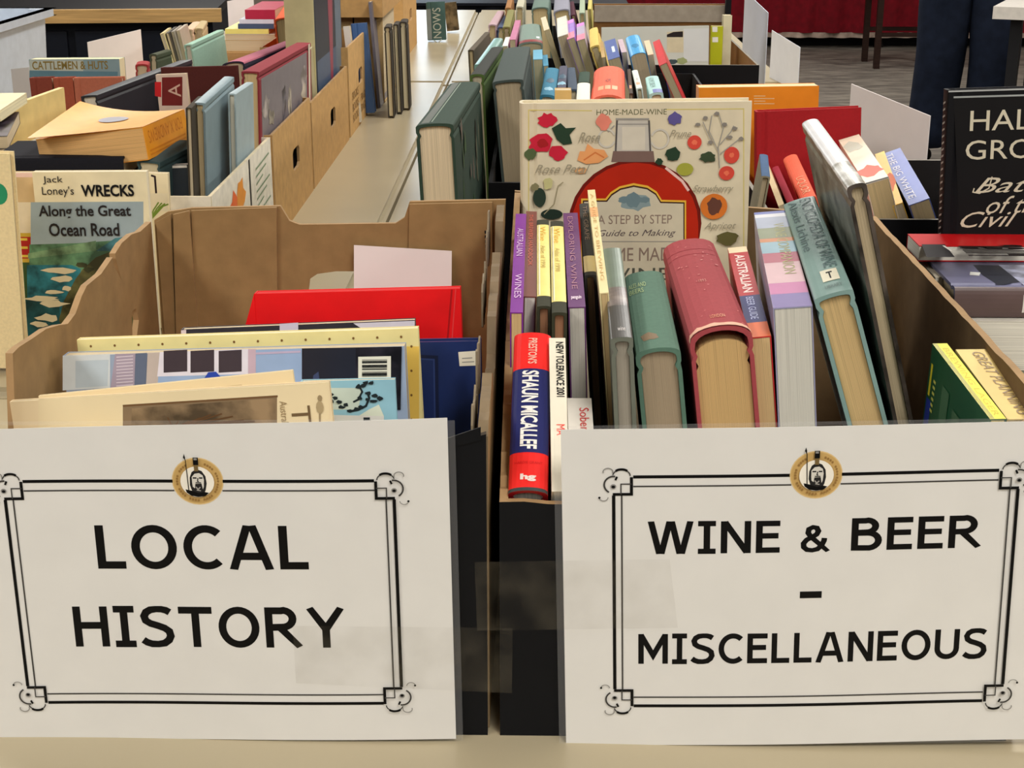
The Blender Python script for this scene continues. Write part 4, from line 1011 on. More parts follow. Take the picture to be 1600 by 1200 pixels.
RB = [  # label, A, B, C, D, colour, z, extra
 ('teal blue hardback in the row behind the wine guide, leftmost blue', (844, 147), (868, 147), (853, 105), (842, 175), (52, 116, 142), .262, {}),
 ('slate violet book next to the teal blue one behind the wine guide', (870, 138), (884, 138), (874, 103), (872, 175), (76, 76, 92), .262, {}),
 ('navy slate book right of the slate violet one', (887, 140), (903, 140), (884, 106), (890, 175), (64, 76, 92), .260, {}),
 ('white spined book just above the top edge of the wine guide', (900, 158), (922, 158), (902, 129), (900, 180), (226, 222, 206), .262, {}),
 ('dark green book behind the white spined one', (903, 128), (921, 126), (905, 112), (904, 160), (44, 66, 52), .262, {}),
 ('salmon orange hardback with a rounded spine and three pale squares', (921, 149), (977, 148), (927, 104), (922, 185), (232, 108, 82), .262, {'bulge': .012}),
 ('dark brown thin book right of the salmon orange hardback', (983, 146), (989, 146), (980, 108), (986, 180), (70, 56, 46), .258, {}),
 ('white and teal spined thin book right of the salmon orange hardback', (994, 138), (1004, 138), (987, 110), (999, 180), (206, 214, 206), .258, {}),
 ('pale aqua book with a violet tail, right end of the row behind the wine guide', (1014, 146), (1036, 145), (1008, 120), (1018, 180), (170, 206, 200), .258, {}),
]
for lab, A, B, C, D, c, z, k in RB:
    r = far(lab, A, B, C, D, c, z, group='books behind the wine guide', **k)
    if 'salmon' in lab:
        def f(P, w_, h_):
            for i in range(3): P.rect(w_ * (.22 + .2 * i), h_ * .18, w_ * (.38 + .2 * i), h_ * .30, mat((246, 176, 130), 'print'))
            P.text('HOPS', w_ * .42, h_ * .40, w_ * .58, h_ * .52, mat((120, 50, 44), 'print'))
        ink(r, 'spine', f, 'spine_print')
    elif 'teal blue' in lab:
        def f(P, w_, h_): P.blob(w_ * .5, h_ * .2, .005, .014, mat((130, 176, 196), 'print'), 3); P.blob(w_ * .5, h_ * .5, .005, .02, mat((40, 76, 96), 'print'), 4)
        ink(r, 'spine', f, 'spine_print')
    elif 'aqua' in lab:
        def f(P, w_, h_): P.rect(w_ * .3, 0, w_, h_ * .2, mat((110, 116, 170), 'print')); P.text('HOME BREW', w_ * .2, h_ * .3, w_ * .6, h_ * .9, mat((120, 150, 146), 'print'), rot=-90)
        ink(r, 'spine', f, 'spine_print')
r = stand('small peach coloured card box standing at the top edge of the wine guide', (867, 141), (893, 141), .70, .3, 1, .02, (240, 196, 120), kind='soft', ck='plain', name='card_box', cat='box')
carton('long black box with the farther row of paperbacks, right row', -.10, .27, 1.315, 1.955, .150, BLK, BLKIN, BLK)
def zx(px, py, x): return PX(px, py, x).z
def par(A, zf, C): return PX(C[0], C[1], PZ(A[0], A[1], zf).x).z   # height that makes an edge run straight back
RC = [
 ('light blue paperback, small, left in the middle of the right row', (833, 93), (848, 93), (833, 78), (834, 112), (110, 170, 196), .215, .215),
 ('blue thin paperback beside the small light blue one', (849, 103), (857, 103), (848, 86), (850, 115), (74, 140, 168), .21, .21),
 ('thin cream paperback leaning far to the left in the right row', (850, 48), (859, 47), (845, 28), (869, 108), (200, 184, 140), .235, .235),
 ('white spined paperback with a broad block of olive pages', (871, 58), (889, 58), (870, 22), (886, 108), (206, 204, 190), .228, .228),
 ('pink and violet spined paperback in the right row', (886, 62), (899, 62), (886, 33), (902, 108), (150, 110, 190), .227, .227),
 ('lilac grey spined book right of the pink and violet one', (901, 64), (915, 64), (901, 38), (914, 108), (176, 164, 182), .226, .226),
 ('mustard spined hardback right of the lilac grey one', (921, 74), (937, 73), (920, 46), (934, 112), (206, 176, 96), .224, .224),
 ('thin tan paperback beside the mustard spined hardback', (940, 90), (946, 90), (937, 66), (944, 112), (190, 160, 110), .218, .218),
 ('blue violet book with a white patch in the right row', (950, 94), (970, 93), (944, 65), (956, 115), (88, 104, 160), .220, .220),
 ('pinkish grey thin book beside the blue violet one', (971, 82), (979, 81), (965, 62), (975, 115), (190, 168, 176), .222, .222),
 ('bright sky blue paperback with a rounded spine in the right row', (984, 86), (1009, 83), (976, 58), (990, 112), (66, 154, 206), .224, .224),
 ('peach thin paperback beside the sky blue one', (1012, 86), (1021, 85), (1006, 64), (1016, 112), (236, 196, 160), .222, .222),
 ('red paperback leaning right in the right row', (1030, 103), (1044, 102), (1020, 66), (1040, 125), (196, 44, 44), .214, .214),
 ('blue thin book below the leaning red paperback', (1041, 125), (1051, 125), (1034, 102), (1046, 148), (84, 108, 176), .190, .190),
 ('dark red topped wide hardback with a green jacket in the right row', (810, 66), (848, 65), (811, 38), (812, 110), (122, 134, 122), .226, .226),
 ('pink and grey thin paperback left of the green jacketed hardback', (796, 62), (806, 61), (806, 28), (798, 110), (190, 120, 150), .229, .229),
 ('white topped thin book left in the right row', (785, 72), (794, 71), (790, 58), (788, 110), (226, 226, 222), .22, .22),
 ('olive thin hardback standing tall left in the right row', (785, 42), (797, 42), (797, 2), (788, 110), (120, 116, 66), .235, .235),
]
for lab, A, B, C, D, c, z, zr in RC:
    k = {}
    if lab.startswith('bright sky'): k = {'bulge': .006}
    if 'dark red' in lab: k = {'spine': (112, 130, 120)}
    r = far(lab, A, B, C, D, c, z, zr, group='paperbacks of the farther right row', kind='hard' if 'hardback' in lab.split()[:5] else 'soft', pages=(190, 172, 130), **k)
    if 'dark red' in lab:
        bands(r, [(0, .12, mat((120, 24, 18), 'print'))])
        def f(P, w_, h_): P.rect(w_ * .75, h_ * .2, w_ * .88, h_ * .28, mat((236, 236, 230), 'print'))
        ink(r, 'spine', f, 'price_tag')
    if 'pink and violet' in lab: bands(r, [(0, .3, mat((226, 130, 150), 'print')), (.8, 1, mat((206, 130, 200), 'print'))])
    if lab.startswith('bright sky'):
        def f(P, w_, h_): P.blob(w_ * .5, h_ * .4, .007, .03, mat((40, 116, 160), 'print'), 8, 12, .3)
        ink(r, 'spine', f, 'spine_print')
    if 'white patch' in lab:
        def f(P, w_, h_): P.rect(w_ * .5, h_ * .3, w_ * .75, h_ * .6, mat((200, 214, 220), 'print'))
        ink(r, 'spine', f, 'spine_print')
carton('black box at the far end of the right row', -.12, .09, 2.26, 2.9, .14, BLK, BLKIN, BLK)
RE = [
 ('green grey hardback with tan pages at the far end of the right row', (830, 12), (857, 12), (836, -10), (832, 40), (96, 116, 106), .215),
 ('violet grey hardback beside the green grey one at the far end', (864, 17), (890, 17), (866, -8), (868, 40), (134, 134, 146), .21),
 ('wine red thin book at the far end of the right row', (892, 24), (899, 24), (890, 2), (896, 40), (80, 36, 50), .20),
 ('pale green thin book at the far end of the right row', (905, 20), (914, 20), (906, -6), (906, 44), (150, 164, 140), .21),
 ('yellow green thin book at the far end beside the framed crate', (918, 14), (924, 14), (920, -10), (920, 44), (190, 176, 96), .215),
 ('brown spined book at the far left end of the right row', (789, 12), (798, 12), (796, -12), (790, 30), (150, 104, 56), .20),
 ('grey tall thin book at the far left end of the right row', (806, 10), (818, 10), (812, -12), (806, 30), (176, 172, 150), .205),
 ('navy and rose jacketed hardback near the edge of the right row', (763, 38), (776, 38), (782, 8), (763, 62), (176, 150, 156), .168),
 ('dark navy hardback beside the rose jacketed one', (777, 42), (788, 42), (793, 14), (777, 62), (64, 76, 104), .165),
]
for lab, A, B, C, D, c, z in RE: far(lab, A, B, C, D, c, z, group='books at the far end of the right row', pages=(206, 180, 124))
# the black crate with the landscape card
cr = carton('black crate with brown inner walls and pale rim, far right of the table rows', .100, .387, 1.97, 2.42, .163, BLK, mat((134, 96, 54), 'card'), mat((120, 116, 106), 'card'), rear=.232)
box('corner_post', (.128, .139, .196, .212, .003, .30), BLK, cr); box('inner_band', (-.138, .138, .2145, .2205, .196, .229), mat((150, 140, 126), 'card'), cr)  # grey card band inside, along the top of the rear wall
r = stand('pale grey landscape book with a small dark photo, standing in the crate', (940, 43), (1108, 40), 2.20, .3, 4, .012, (196, 200, 190), kind='soft', ck='paper', pages=(236, 236, 226))
q = on_face(r)
def f(P, w_, h_):
    P.poly([q(1042, 82), q(1068, 82), q(1068, 48), q(1042, 50)], mat((206, 196, 164), 'print')); P.poly([q(1042, 58), q(1067, 58), q(1067, 49), q(1052, 50), q(1042, 54)], mat((40, 34, 34), 'print')); P.poly([q(1068, 96), q(1107, 96), q(1107, 44), q(1068, 45)], mat((206, 210, 208), 'paper'))
    P.blob(*q(1065, 95), .012, .006, mat((150, 160, 110), 'print'), 4); P.blob(*q(1050, 97), .010, .005, mat((60, 76, 80), 'print'), 5)
ink(r, 'front', f)
r = stand('lime green book with pale squares standing in the crate beside the landscape book', (1112, 41), (1130, 41), 2.23, .3, 2, .02, (176, 180, 30), kind='soft')
q = on_face(r)
def f(P, w_, h_): P.poly([q(1113, 50), q(1121, 50), q(1121, 42), q(1113, 42)], INKW); P.poly([q(1113, 66), q(1122, 66), q(1122, 58), q(1113, 58)], INKW)
ink(r, 'front', f)
r = stand('pale cream book standing tall at the right wall of the crate', (1131, 24), (1144, 24), 2.25, .3, 2, .03, (206, 200, 170), kind='soft')
far('small wooden framed item with a hole lying behind the landscape book', (954, 44), (966, 44), (955, 36), None, (150, 110, 60), .165, name='wooden_block', cat='block')

# ============================================================ left row, near: the white carton
WCO = mat((222, 214, 198), 'card')
wc = carton('white printed carton of books behind the torn cardboard box', -.69, -.372, .875, 1.27, .150, WCO, WCO, mat((200, 186, 156), 'card'))
# print on its right side
c = Print()
OR = mat((236, 150, 50), 'print'); GP = mat((120, 140, 110), 'print')
for i in range(3): c.blob(.955 + .045 * i, .098 + .008 * i, .026, .022, OR if i != 1 else mat((226, 100, 40), 'print'), i, 12, .3)
c.rect(1.105, .003, 1.113, .149, INKK)
for i in range(9): c.line([(1.15, .05 + i * .0098), (1.15 + .05 + .025 * ((i * 7) % 3), .054 + i * .0098)], .0024, GP)
o = c.build('side_print', wc); put(o, f_left(-.3718, 0))
r = stand('paperback on shipwrecks along the Great Ocean Road, facing forward', (50, 269), (228, 268), .800, .24, 2, .012, (240, 226, 188), pages=(232, 216, 182), kind='soft', ck='plain')
q = on_face(r)
def f(P, w_, h_):
    C = lambda c: mat(c, 'photo' if c[0] < 112 else 'print')
    P.poly([q(48, 560), q(226, 560), q(224, 315), q(48, 316)], C((150, 164, 168)))
    P.poly([q(44, 560), q(215, 560), q(200, 374), q(120, 380), q(46, 382)], C((86, 124, 92)))
    P.poly([q(44, 560), q(130, 560), q(126, 420), q(112, 414), q(42, 414)], C((40, 112, 124))); P.poly([q(44, 560), q(100, 560), q(92, 470), q(40, 468)], C((26, 74, 78)))
    P.poly([q(180, 372), q(224, 366), q(224, 392), q(150, 392)], C((60, 104, 110))); P.poly([q(44, 396), q(150, 376), q(150, 392), q(44, 404)], C((110, 140, 104)))
    P.poly([q(120, 560), q(230, 560), q(224, 385), q(185, 388), q(150, 402), q(130, 420), q(118, 436), q(100, 470), q(92, 500)], C((84, 82, 48)))
    for i in range(22):
        rr = random.Random(i); P.blob(*q(rr.uniform(108, 200), rr.uniform(400, 540)), rr.uniform(.004, .010), rr.uniform(.003, .006), C([(110, 110, 66), (58, 60, 36), (70, 88, 44)][i % 3]), i, 8, .4)
    for i, (a, b2, w2, h2) in enumerate([(92, 422, 22, 5), (66, 466, 26, 4), (84, 474, 20, 5), (76, 496, 16, 6), (62, 506, 14, 4), (98, 436, 14, 5), (84, 456, 14, 3), (104, 450, 8, 4)]):
        u, v = q(a, b2); u1, v1 = q(a + w2, b2 - h2); P.blob(u, v, u1 - u, v1 - v, C((214, 200, 164)), i, 10, .35)
    K = mat((40, 36, 36), 'print'); P.text('Jack', *q(68, 288), *q(98, 275), K); P.text("Loney's", *q(67, 308), *q(115, 291), K); P.text('WRECKS', *q(128, 307), *q(209, 288), INKK, bold=.03)
    P.text('Along the Great', *q(62, 343), *q(204, 320), K, bold=.02); P.text('Ocean Road', *q(78, 369), *q(186, 348), K, bold=.02)
ink(r, 'front', f)
r = stand('cream hardback cut off by the left edge of the picture', (-130, 236), (14, 240), .70, .36, 1, .016, (238, 216, 166), pages=(200, 184, 150))
q = on_face(r)
def f(P, w_, h_): P.ell(*q(-2, 303), .009, .011, mat((40, 140, 96), 'print'))
ink(r, 'front', f)
r = stand('narrow book with a red E on yellow beside the shipwreck paperback', (15, 270), (52, 270), .83, .24, 2, .012, (206, 176, 130), kind='soft')
q = on_face(r)
def f(P, w_, h_):
    P.poly([q(15, 277), q(52, 277), q(52, 270), q(15, 270)], mat((226, 190, 176), 'print')); P.poly([q(15, 364), q(52, 364), q(52, 316), q(15, 316)], mat((226, 210, 180), 'print')); P.poly([q(12, 410), q(52, 410), q(52, 364), q(12, 364)], mat((206, 170, 60), 'print')); P.poly([q(12, 404), q(52, 404), q(52, 370), q(12, 370)], mat((176, 36, 30), 'print')); P.text('E', *q(26, 402), *q(43, 372), mat((222, 190, 70), 'print')); P.poly([q(10, 530), q(52, 530), q(52, 410), q(12, 410)], mat((56, 84, 44), 'print'))
ink(r, 'front', f)
# the thick orange paperback lying on top
p_fl, p_fr, p_br = PZ(47, 222, .200), PZ(223, 199, .215), PZ(288, 171, .210)
zv = (p_fr - p_fl); yv = (p_fr - p_br); dp = zv.length; ln = yv.length; yv.normalize(); zv = (zv - yv * zv.dot(yv)).normalized(); xv = yv.cross(zv)
p_fl = p_fr - zv * dp
th = .038
M = frame(p_fl - yv * ln - xv * th / 2, xv, yv, zv)
r = book('thick orange paperback lying askew on top of the books in the white carton', M, th, ln, dp, (250, 170, 66), pages=(222, 168, 98), kind='soft', spine=(246, 158, 34))
def f(P, w_, h_):
    P.text('FOR X ANDREWS', w_ * .45, h_ * .12, w_ * .85, h_ * .92, mat((196, 110, 30), 'print'), rot=90)
    for v in (.12, .24): P.line([(w_ * v, h_ * .08), (w_ * v, h_ * .94)], .002, mat((206, 120, 20), 'print'))
ink(r, 'spine', f, 'spine_marks')
# its front cover curls up from the spine
n = 10; I = M.inverted(); vs, fs = [], []
p_bl = PY(125, 158, (p_fl - yv * ln).y - .01); a0 = p_fr + xv * .0006; b0 = p_br + xv * .0006; a1 = PZ(42, 216, .207); b1 = p_bl
for i in range(n + 1):
    s_ = i / n
    for j in range(n + 1):
        t_ = j / n; lo = a0.lerp(b0, t_); hi = a1.lerp(b1, t_); p = lo.lerp(hi, s_); flat = lo.lerp(p_fl.lerp(p_fl - yv * ln, t_) + xv * .0006, s_)
        k_ = s_ ** 1.0; p = flat.lerp(p, min(1, k_ * .6 + .4 * s_ * s_)); vs.append(I @ p); vs.append(I @ (p - xv * .0004))
m_ = n + 1
for i in range(n):
    for j in range(n):
        a_, b_, c_, d_ = [2 * q_ for q_ in (i * m_ + j, i * m_ + j + 1, (i + 1) * m_ + j + 1, (i + 1) * m_ + j)]
        fs += [(a_, b_, c_, d_), (a_ + 1, d_ + 1, c_ + 1, b_ + 1)]
mesh('curled_cover', vs, fs, mat((252, 184, 92), 'gloss'), r, smooth=True)
cv = lambda s_, t_: I @ (a0.lerp(b0, t_).lerp(p_fl.lerp(p_fl - yv * ln, t_), s_).lerp(a0.lerp(b0, t_).lerp(a1.lerp(b1, t_), s_), min(1, s_ * .6 + .4 * s_ * s_)) + xv * .0012)
ring_ = [cv(.50 + .13 * math.cos(a_ * math.pi / 8), .55 + .13 * math.sin(a_ * math.pi / 8)) for a_ in range(16)]
mesh('silver_disc', ring_, [tuple(range(16))], mat((160, 158, 166), 'plain', .3), r)
lying('dark book under the thick orange paperback', -.64, -.49, .935, .150, .182, .12, (24, 24, 30), rot=4)
lying('closed brown carton insert under the dark book', -.63, -.50, .94, .004, .1495, .11, (96, 76, 50), rot=4, name='box_file', cat='file')
far('dark teal hardback with cream pages right of the thick orange paperback', (214, 250), (258, 248), (280, 218), (216, 300), (54, 74, 76), .176, .18, pages=(206, 190, 150), bulge=.001)
r = stand('navy covered book with white border facing forward in the white carton', (259, 258), (294, 257), .985, .2, 1, .012, (34, 42, 50), kind='soft', pages=(226, 214, 196))
q = on_face(r)
def f(P, w_, h_): P.line([q(262, 300), q(262, 261), q(292, 260)], .003, mat((214, 206, 194), 'print'))
ink(r, 'front', f)
r = stand('pale paperback with a black bracket mark behind the shipwreck paperback', (222, 270), (262, 271), .85, .2, 1, .008, (226, 212, 178), kind='soft')
q = on_face(r)
def f(P, w_, h_): P.line([q(236, 274), q(242, 276), q(244, 302)], .0022, mat((40, 26, 30), 'print')); P.poly([q(262, 330), q(230, 330), q(230, 302), q(262, 302)], mat((222, 210, 182), 'print')); [P.line([q(234, 345), q(240 + 5 * i, 328 - 2 * i), q(248 + 5 * i, 316 + i)], .0016, mat((110, 136, 50), 'print')) for i in range(4)]
ink(r, 'front', f)
far('thin cream book standing upright left of the grey blue pair', (290, 168), (299, 168), (309, 150), (295, 300), (60, 52, 40), .236, .236, pages=(220, 200, 160))
r = far('grey blue hardback with a dark shape on its cover, in the white carton', (303, 160), (326, 156), (350, 119), (306, 300), (128, 146, 152), zx(326, 156, -.40), par((303, 160), zx(326, 156, -.40), (350, 119)), pages=(206, 180, 130), bulge=.001, ck='gloss')
def f(P, w_, h_): P.blob(w_ * .62, h_ * .5, .02, .06, mat((70, 82, 88), 'print'), 3, 14, .35); P.blob(w_ * .82, h_ * .6, .012, .05, mat((196, 190, 160), 'photo'), 5, 12, .3)
ink(r, 'front', f)
r = far('second grey blue hardback, taller of the pair beside the maroon atlas', (356, 146), (371, 144), (384, 128), (360, 290), (158, 174, 178), zx(371, 144, -.382), par((356, 146), zx(371, 144, -.382), (384, 128)), bulge=.001, pages=(206, 200, 180), ck='gloss')
lying('cream magazine lying at the left edge behind the orange paperback', -.98, -.70, 1.12, .192, .206, .16, (226, 212, 170), spine_front=False, kind='soft', rot=6, pages=(236, 222, 176))
r = lying('dark magazine with a printed photo lying under the cream magazine', -1.0, -.68, 1.02, .170, .186, .2, (60, 52, 64), spine_front=False, kind='soft', rot=14, ck='photo')
lying('stack of brown envelopes under the dark magazine at the left edge', -.99, -.70, 1.03, .001, .169, .2, (120, 96, 64), spine_front=False, kind='soft', rot=14, name='envelope_stack', cat='envelopes')
r = far('cream long paperback lying on its side with lime cover at the left edge', (2, 168), (62, 150), (82, 140), None, (236, 210, 140), .19, .19, kind='soft', length=.2)

# ============================================================ left row: brown cartons and their books
gb = 'brown cartons along the left row'
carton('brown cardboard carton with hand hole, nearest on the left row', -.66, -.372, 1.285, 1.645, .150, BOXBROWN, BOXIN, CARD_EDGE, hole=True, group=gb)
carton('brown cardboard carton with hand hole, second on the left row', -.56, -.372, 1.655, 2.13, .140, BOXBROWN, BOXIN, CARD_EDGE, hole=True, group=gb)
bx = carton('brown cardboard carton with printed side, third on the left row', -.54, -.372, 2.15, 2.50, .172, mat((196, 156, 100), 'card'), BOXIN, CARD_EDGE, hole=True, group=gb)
c = Print()
for i in range(5): c.text('FRAGILE' if i % 2 else 'BOOKS', 2.20 + .14 * (i % 2), .02 + .022 * (i // 2), 2.30 + .14 * (i % 2), .036 + .022 * (i // 2), mat((130, 96, 50), 'print'))
put(c.build('side_print', bx), f_left(-.3718, 0))
carton('brown cardboard carton with a narrow slit, fourth on the left row', -.55, -.372, 3.36, 3.80, .185, BOXBROWN, BOXIN, CARD_EDGE, hole=True, group=gb)
# maroon atlas
r = far('large maroon atlas with a grey photo cover, spine up in the nearest carton', (377, 111), (409, 108), (463, 66), (380, 210), (130, 44, 52), zx(409, 108, -.381), par((377, 111), zx(409, 108, -.381), (463, 66)), pages=(206, 176, 120), bulge=.001)
def f(P, w_, h_):
    P.rect(w_ * .05, h_ * .03, w_ * .92, h_ * .9, mat((128, 120, 124), 'gloss'))
    for i in range(16):
        rr = random.Random(i + 300); P.blob(rr.uniform(.2, .85) * w_, rr.uniform(.1, .85) * h_, rr.uniform(.012, .03), rr.uniform(.01, .03), mat([(160, 150, 146), (96, 92, 100), (176, 166, 150)][i % 3], 'photo'), i, 12, .4)
    P.rect(0, h_ * .93, w_, h_ * .97, mat((214, 200, 180), 'print'))
ink(r, 'front', f)
# tall dark picture book
x = -.385
bl = PX(495, 140, x); br = PX(536, 120, x); bl.z = br.z = .006
r = facing('tall dark blue picture book with a red streak standing in the second carton', Vector((x, bl.y, .006)), Vector((x, br.y, .006)), Vector((x, bl.y, .40)), .05, (34, 44, 60), spine=(196, 186, 142), ck='gloss', pages=(206, 190, 150), bulge=.002)
def f(P, w_, h_): P.rect(w_ * .05, h_ * .1, w_ * .95, h_ * .45, mat((76, 92, 116), 'gloss')); P.poly([(w_ * .52, h_ * .3), (w_ * .6, h_ * .3), (w_ * .74, h_), (w_ * .48, h_)], mat((150, 66, 84), 'gloss')); P.rect(w_ * .75, h_ * .1, w_ * .98, h_ * .8, mat((96, 112, 128), 'gloss'))
ink(r, 'front', f)
r = far('spiral bound notebook with white coils at the front of the second carton', (476, 78), (486, 76), (490, 66), (482, 160), (176, 166, 130), .21, .21, kind='soft', name='spiral_notebook', cat='notebook')
def f(P, w_, h_):
    for i in range(14): P.rect(w_ * .1, h_ * (.04 + i * .07), w_ * .9, h_ * (.065 + i * .07), INKW)
ink(r, 'spine', f, 'coil_print')
far('orange jacketed hardback, spine up, behind the maroon atlas', (428, 29), (458, 28), (456, -12), (434, 78), (226, 90, 44), .225, .225, pages=(206, 176, 116))
far('dark brown hardback between the orange jacket and the tall picture book', (461, 22), (476, 20), (486, -14), (465, 78), (52, 48, 42), .225, .225, pages=(190, 176, 130))
r = stand('blue book facing forward in the printed carton', (547, 38), (571, 36), 2.43, .3, 3, .03, (66, 96, 142), ck='gloss')
r = stand('white edged dotted book in front of the blue one in the printed carton', (536, 42), (546, 41), 2.31, .3, 3, .02, (206, 204, 196), kind='soft')
bl = PZ(590, 168, 0); br = PZ(608, 143, 0)
r = facing('grey violet arched slab leaning outside the printed carton', Vector((-.352, 2.53, .001)), Vector((-.352, 2.78, .001)), Vector((-.366, 2.53, .225)), .006, (112, 108, 118), kind='soft', name='slate_board', cat='board')
carton('shallow cardboard tray resting on the white books down the left row', -.478, -.345, 2.56, 3.0, .07, BOXBROWN, BOXIN, CARD_EDGE, group='trays').location.z = .19
g = 'white books under the cardboard tray'
for i, (a, b2) in enumerate(((600, 610), (614, 622), (624, 635))):
    far(['cream book under the cardboard tray, left of three', 'cream book under the cardboard tray, middle of three', 'cream book under the cardboard tray, right of three'][i], (a, 42 - i * 4), (b2, 42 - i * 4), (a + 8, 30 - i * 4), (a + 3, 108), (60, 54, 46), .187, .187, length=.07, pages=(232, 214, 170), group=g, base=.001)
for i, xx in enumerate((-.478, -.412)): lying(['thick tan ledger under the left end of the cardboard tray', 'thick tan ledger under the middle of the cardboard tray'][i], xx, xx + .062, 2.6, .001, .189, .3, (190, 160, 110), name='ledger')
r = stand('dark teal book with pale lettering standing past the last carton', (665, 4), (694, 3), 3.84, .3, 2, .03, (64, 92, 90))
q = on_face(r)
def f(P, w_, h_): u0, v0 = q(678, 70); u1, v1 = q(688, 12); P.text('KNOWS', u0, v0, u1, v1, mat((176, 182, 172), 'print'), rot=90); u0, v0 = q(668, 62); u1, v1 = q(673, 14); P.rect(u0, v0, u1, v1, mat((126, 136, 136), 'print')); P.poly([q(666, 77), q(694, 77), q(694, 72), q(666, 72)], mat((40, 80, 110), 'print'))
ink(r, 'front', f)
stand('brown spotted book half hidden behind the dark teal one', (693, 5), (712, 3), 4.1, .2, 2, .03, (100, 84, 60), ck='photo')

# ------------------------------------------------------------ left row, inner column
carton('brown cardboard carton at the left of the row, under the black framed book', -1.01, -.82, 1.30, 1.75, .06, BOXBROWN, BOXIN, CARD_EDGE, group=gb)
r = far('black hardback with a dark photo cover, spine up, running back at an angle', (126, 150), (153, 150), (233, 111), (130, 172), (40, 42, 46), .205, .205, length=.40, bulge=.001, ck='gloss', pages=(206, 196, 176))
r = stand('small dark red book with a cream letter A and pale border', (243, 117), (290, 115), 1.36, .3, 2, .012, (214, 190, 172), kind='soft', ck='plain')
q = on_face(r)
def f(P, w_, h_): P.poly([q(253, 165), q(285, 165), q(285, 120), q(253, 121)], mat((112, 28, 26), 'print')); P.text('A', *q(264, 152), *q(281, 131), mat((206, 170, 150), 'print'), rot=90); P.poly([q(242, 150), q(252, 152), q(252, 128), q(242, 128)], mat((200, 30, 36), 'print'))
ink(r, 'front', f)
stand('long dark maroon album facing forward behind the small red book', (250, 106), (370, 103), 1.50, .3, 2, .012, (84, 36, 30), ck='cloth', name='album', cat='album')
for lab, a, b2, c in (('dark brick red book facing forward under the cattlemen book', 45, 80, (128, 60, 46)), ('brick red book second from left under the cattlemen book', 82, 113, (160, 80, 58)), ('pinkish brick book right under the cattlemen book', 114, 190, (178, 104, 80))):
    stand(lab, (a, 122), (b2, 121), 1.56, .3, 2, .02, c, ck='cloth', group='brick red books', bulge=.001)
r = stand('book lettered CATTLEMEN & HUTS in gold facing forward', (45, 93), (186, 92), 1.76, .3, 2, .036, (130, 154, 160), pages=(236, 222, 170), kind='soft')
q = on_face(r)
def f(P, w_, h_): P.poly([q(46, 125), q(130, 125), q(130, 94), q(46, 94)], mat((176, 186, 176), 'print')); P.poly([q(46, 125), q(184, 125), q(184, 112), q(46, 110)], mat((90, 126, 140), 'print')); P.text('CATTLEMEN & HUTS', *q(51, 109), *q(168, 95), mat((130, 112, 54), 'print'), bold=.02)
ink(r, 'front', f)
card('white card standing behind the cattlemen book, its top edge slanting', (PY(137, 66, 2.12), PY(220, 46, 2.30)), c=(226, 218, 212))
card('small grey card beside the plastic tub at the left', (PY(17, 108, 1.95), PY(45, 105, 1.95)), c=(190, 186, 182))
carton('brown carton at the left behind the maroon album', -1.01, -.82, 1.86, 2.1, .05, BOXBROWN, BOXIN, CARD_EDGE, group=gb)
g = 'thin books leaning in the left row'
for i, (A, B, C, D, c) in enumerate([((250, 53), (257, 52), (262, 44), (266, 102), (226, 206, 150)), ((259, 52), (265, 51), (272, 42), (273, 102), (60, 54, 46)), ((267, 50), (274, 48), (280, 40), (281, 102), (150, 140, 126)), ((275, 48), (283, 46), (288, 38), (288, 102), (186, 170, 150))]):
    far(['cream thin book, first of the leaning four in the left row', 'dark thin book, second of the leaning four in the left row', 'grey thin book, third of the leaning four in the left row', 'pinkish thin book, last of the leaning four in the left row'][i], A, B, C, D, c, .215, .215, group=g, kind='soft')
far('tan small hardback behind the pale green book', (287, 46), (303, 44), (300, 34), (292, 90), (206, 176, 146), .20, .20)
far('ivory and brown small book right of the tan one', (304, 44), (318, 42), (312, 32), (306, 90), (180, 160, 120), .20, .20)
r = far('pale green hardback, spine up, in the left row', (287, 70), (304, 68), (338, 47), (292, 104), (150, 184, 164), .205, .205, bulge=.001, pages=(206, 200, 180))
far('dark green small book beside the brown box in the left row', (233, 84), (246, 84), (256, 77), (234, 108), (70, 74, 56), .19, .19)
far('small red hardback left of the dark green small book', (211, 100), (232, 99), (214, 95), (212, 115), (150, 50, 50), .185, .185)
far('navy hardback with a pink top, spine up, running back in the left row', (346, 98), (378, 100), (428, 68), (352, 130), (44, 40, 56), .195, .195, spine=(176, 104, 120), length=.36)
SY = 2.62
def sx(px, py): return PY(px, py, SY).x
def sz(py): return PY(390, py, SY).z
for lab, a, b2, y0, y1, c, sf in (('cream thick book at the bottom of the flat stack in the left row', 350, 430, 80, 62, (226, 196, 140), False), ('white book in the flat stack in the left row', 352, 430, 62, 53, (236, 232, 214), False), ('yellow book in the flat stack in the left row', 352, 420, 53, 45, (236, 226, 130), True), ('navy book in the flat stack in the left row', 372, 428, 45, 37, (70, 86, 116), True), ('white and blue book in the flat stack in the left row', 374, 428, 37, 30, (206, 210, 226), True), ('maroon and pink book on top of the flat stack in the left row', 383, 430, 25, 15, (170, 40, 70), True)):
    lying(lab, sx(a, y0), sx(b2, y0), SY, sz(y0 if y0 != 25 else 30), sz(y1) - .0004, .22, c, spine_front=sf, kind='soft', group='flat stack of books in the left row')
lying('brown archive box under the flat stack in the left row', sx(350, 80), sx(430, 80), SY - .01, .001, sz(80) - .0004, .23, (150, 116, 72), name='archive_box', cat='box')
card('white card leaning at the back of the flat stack', (PY(355, 2, 2.88), PY(396, -6, 2.9)), c=(222, 214, 216))
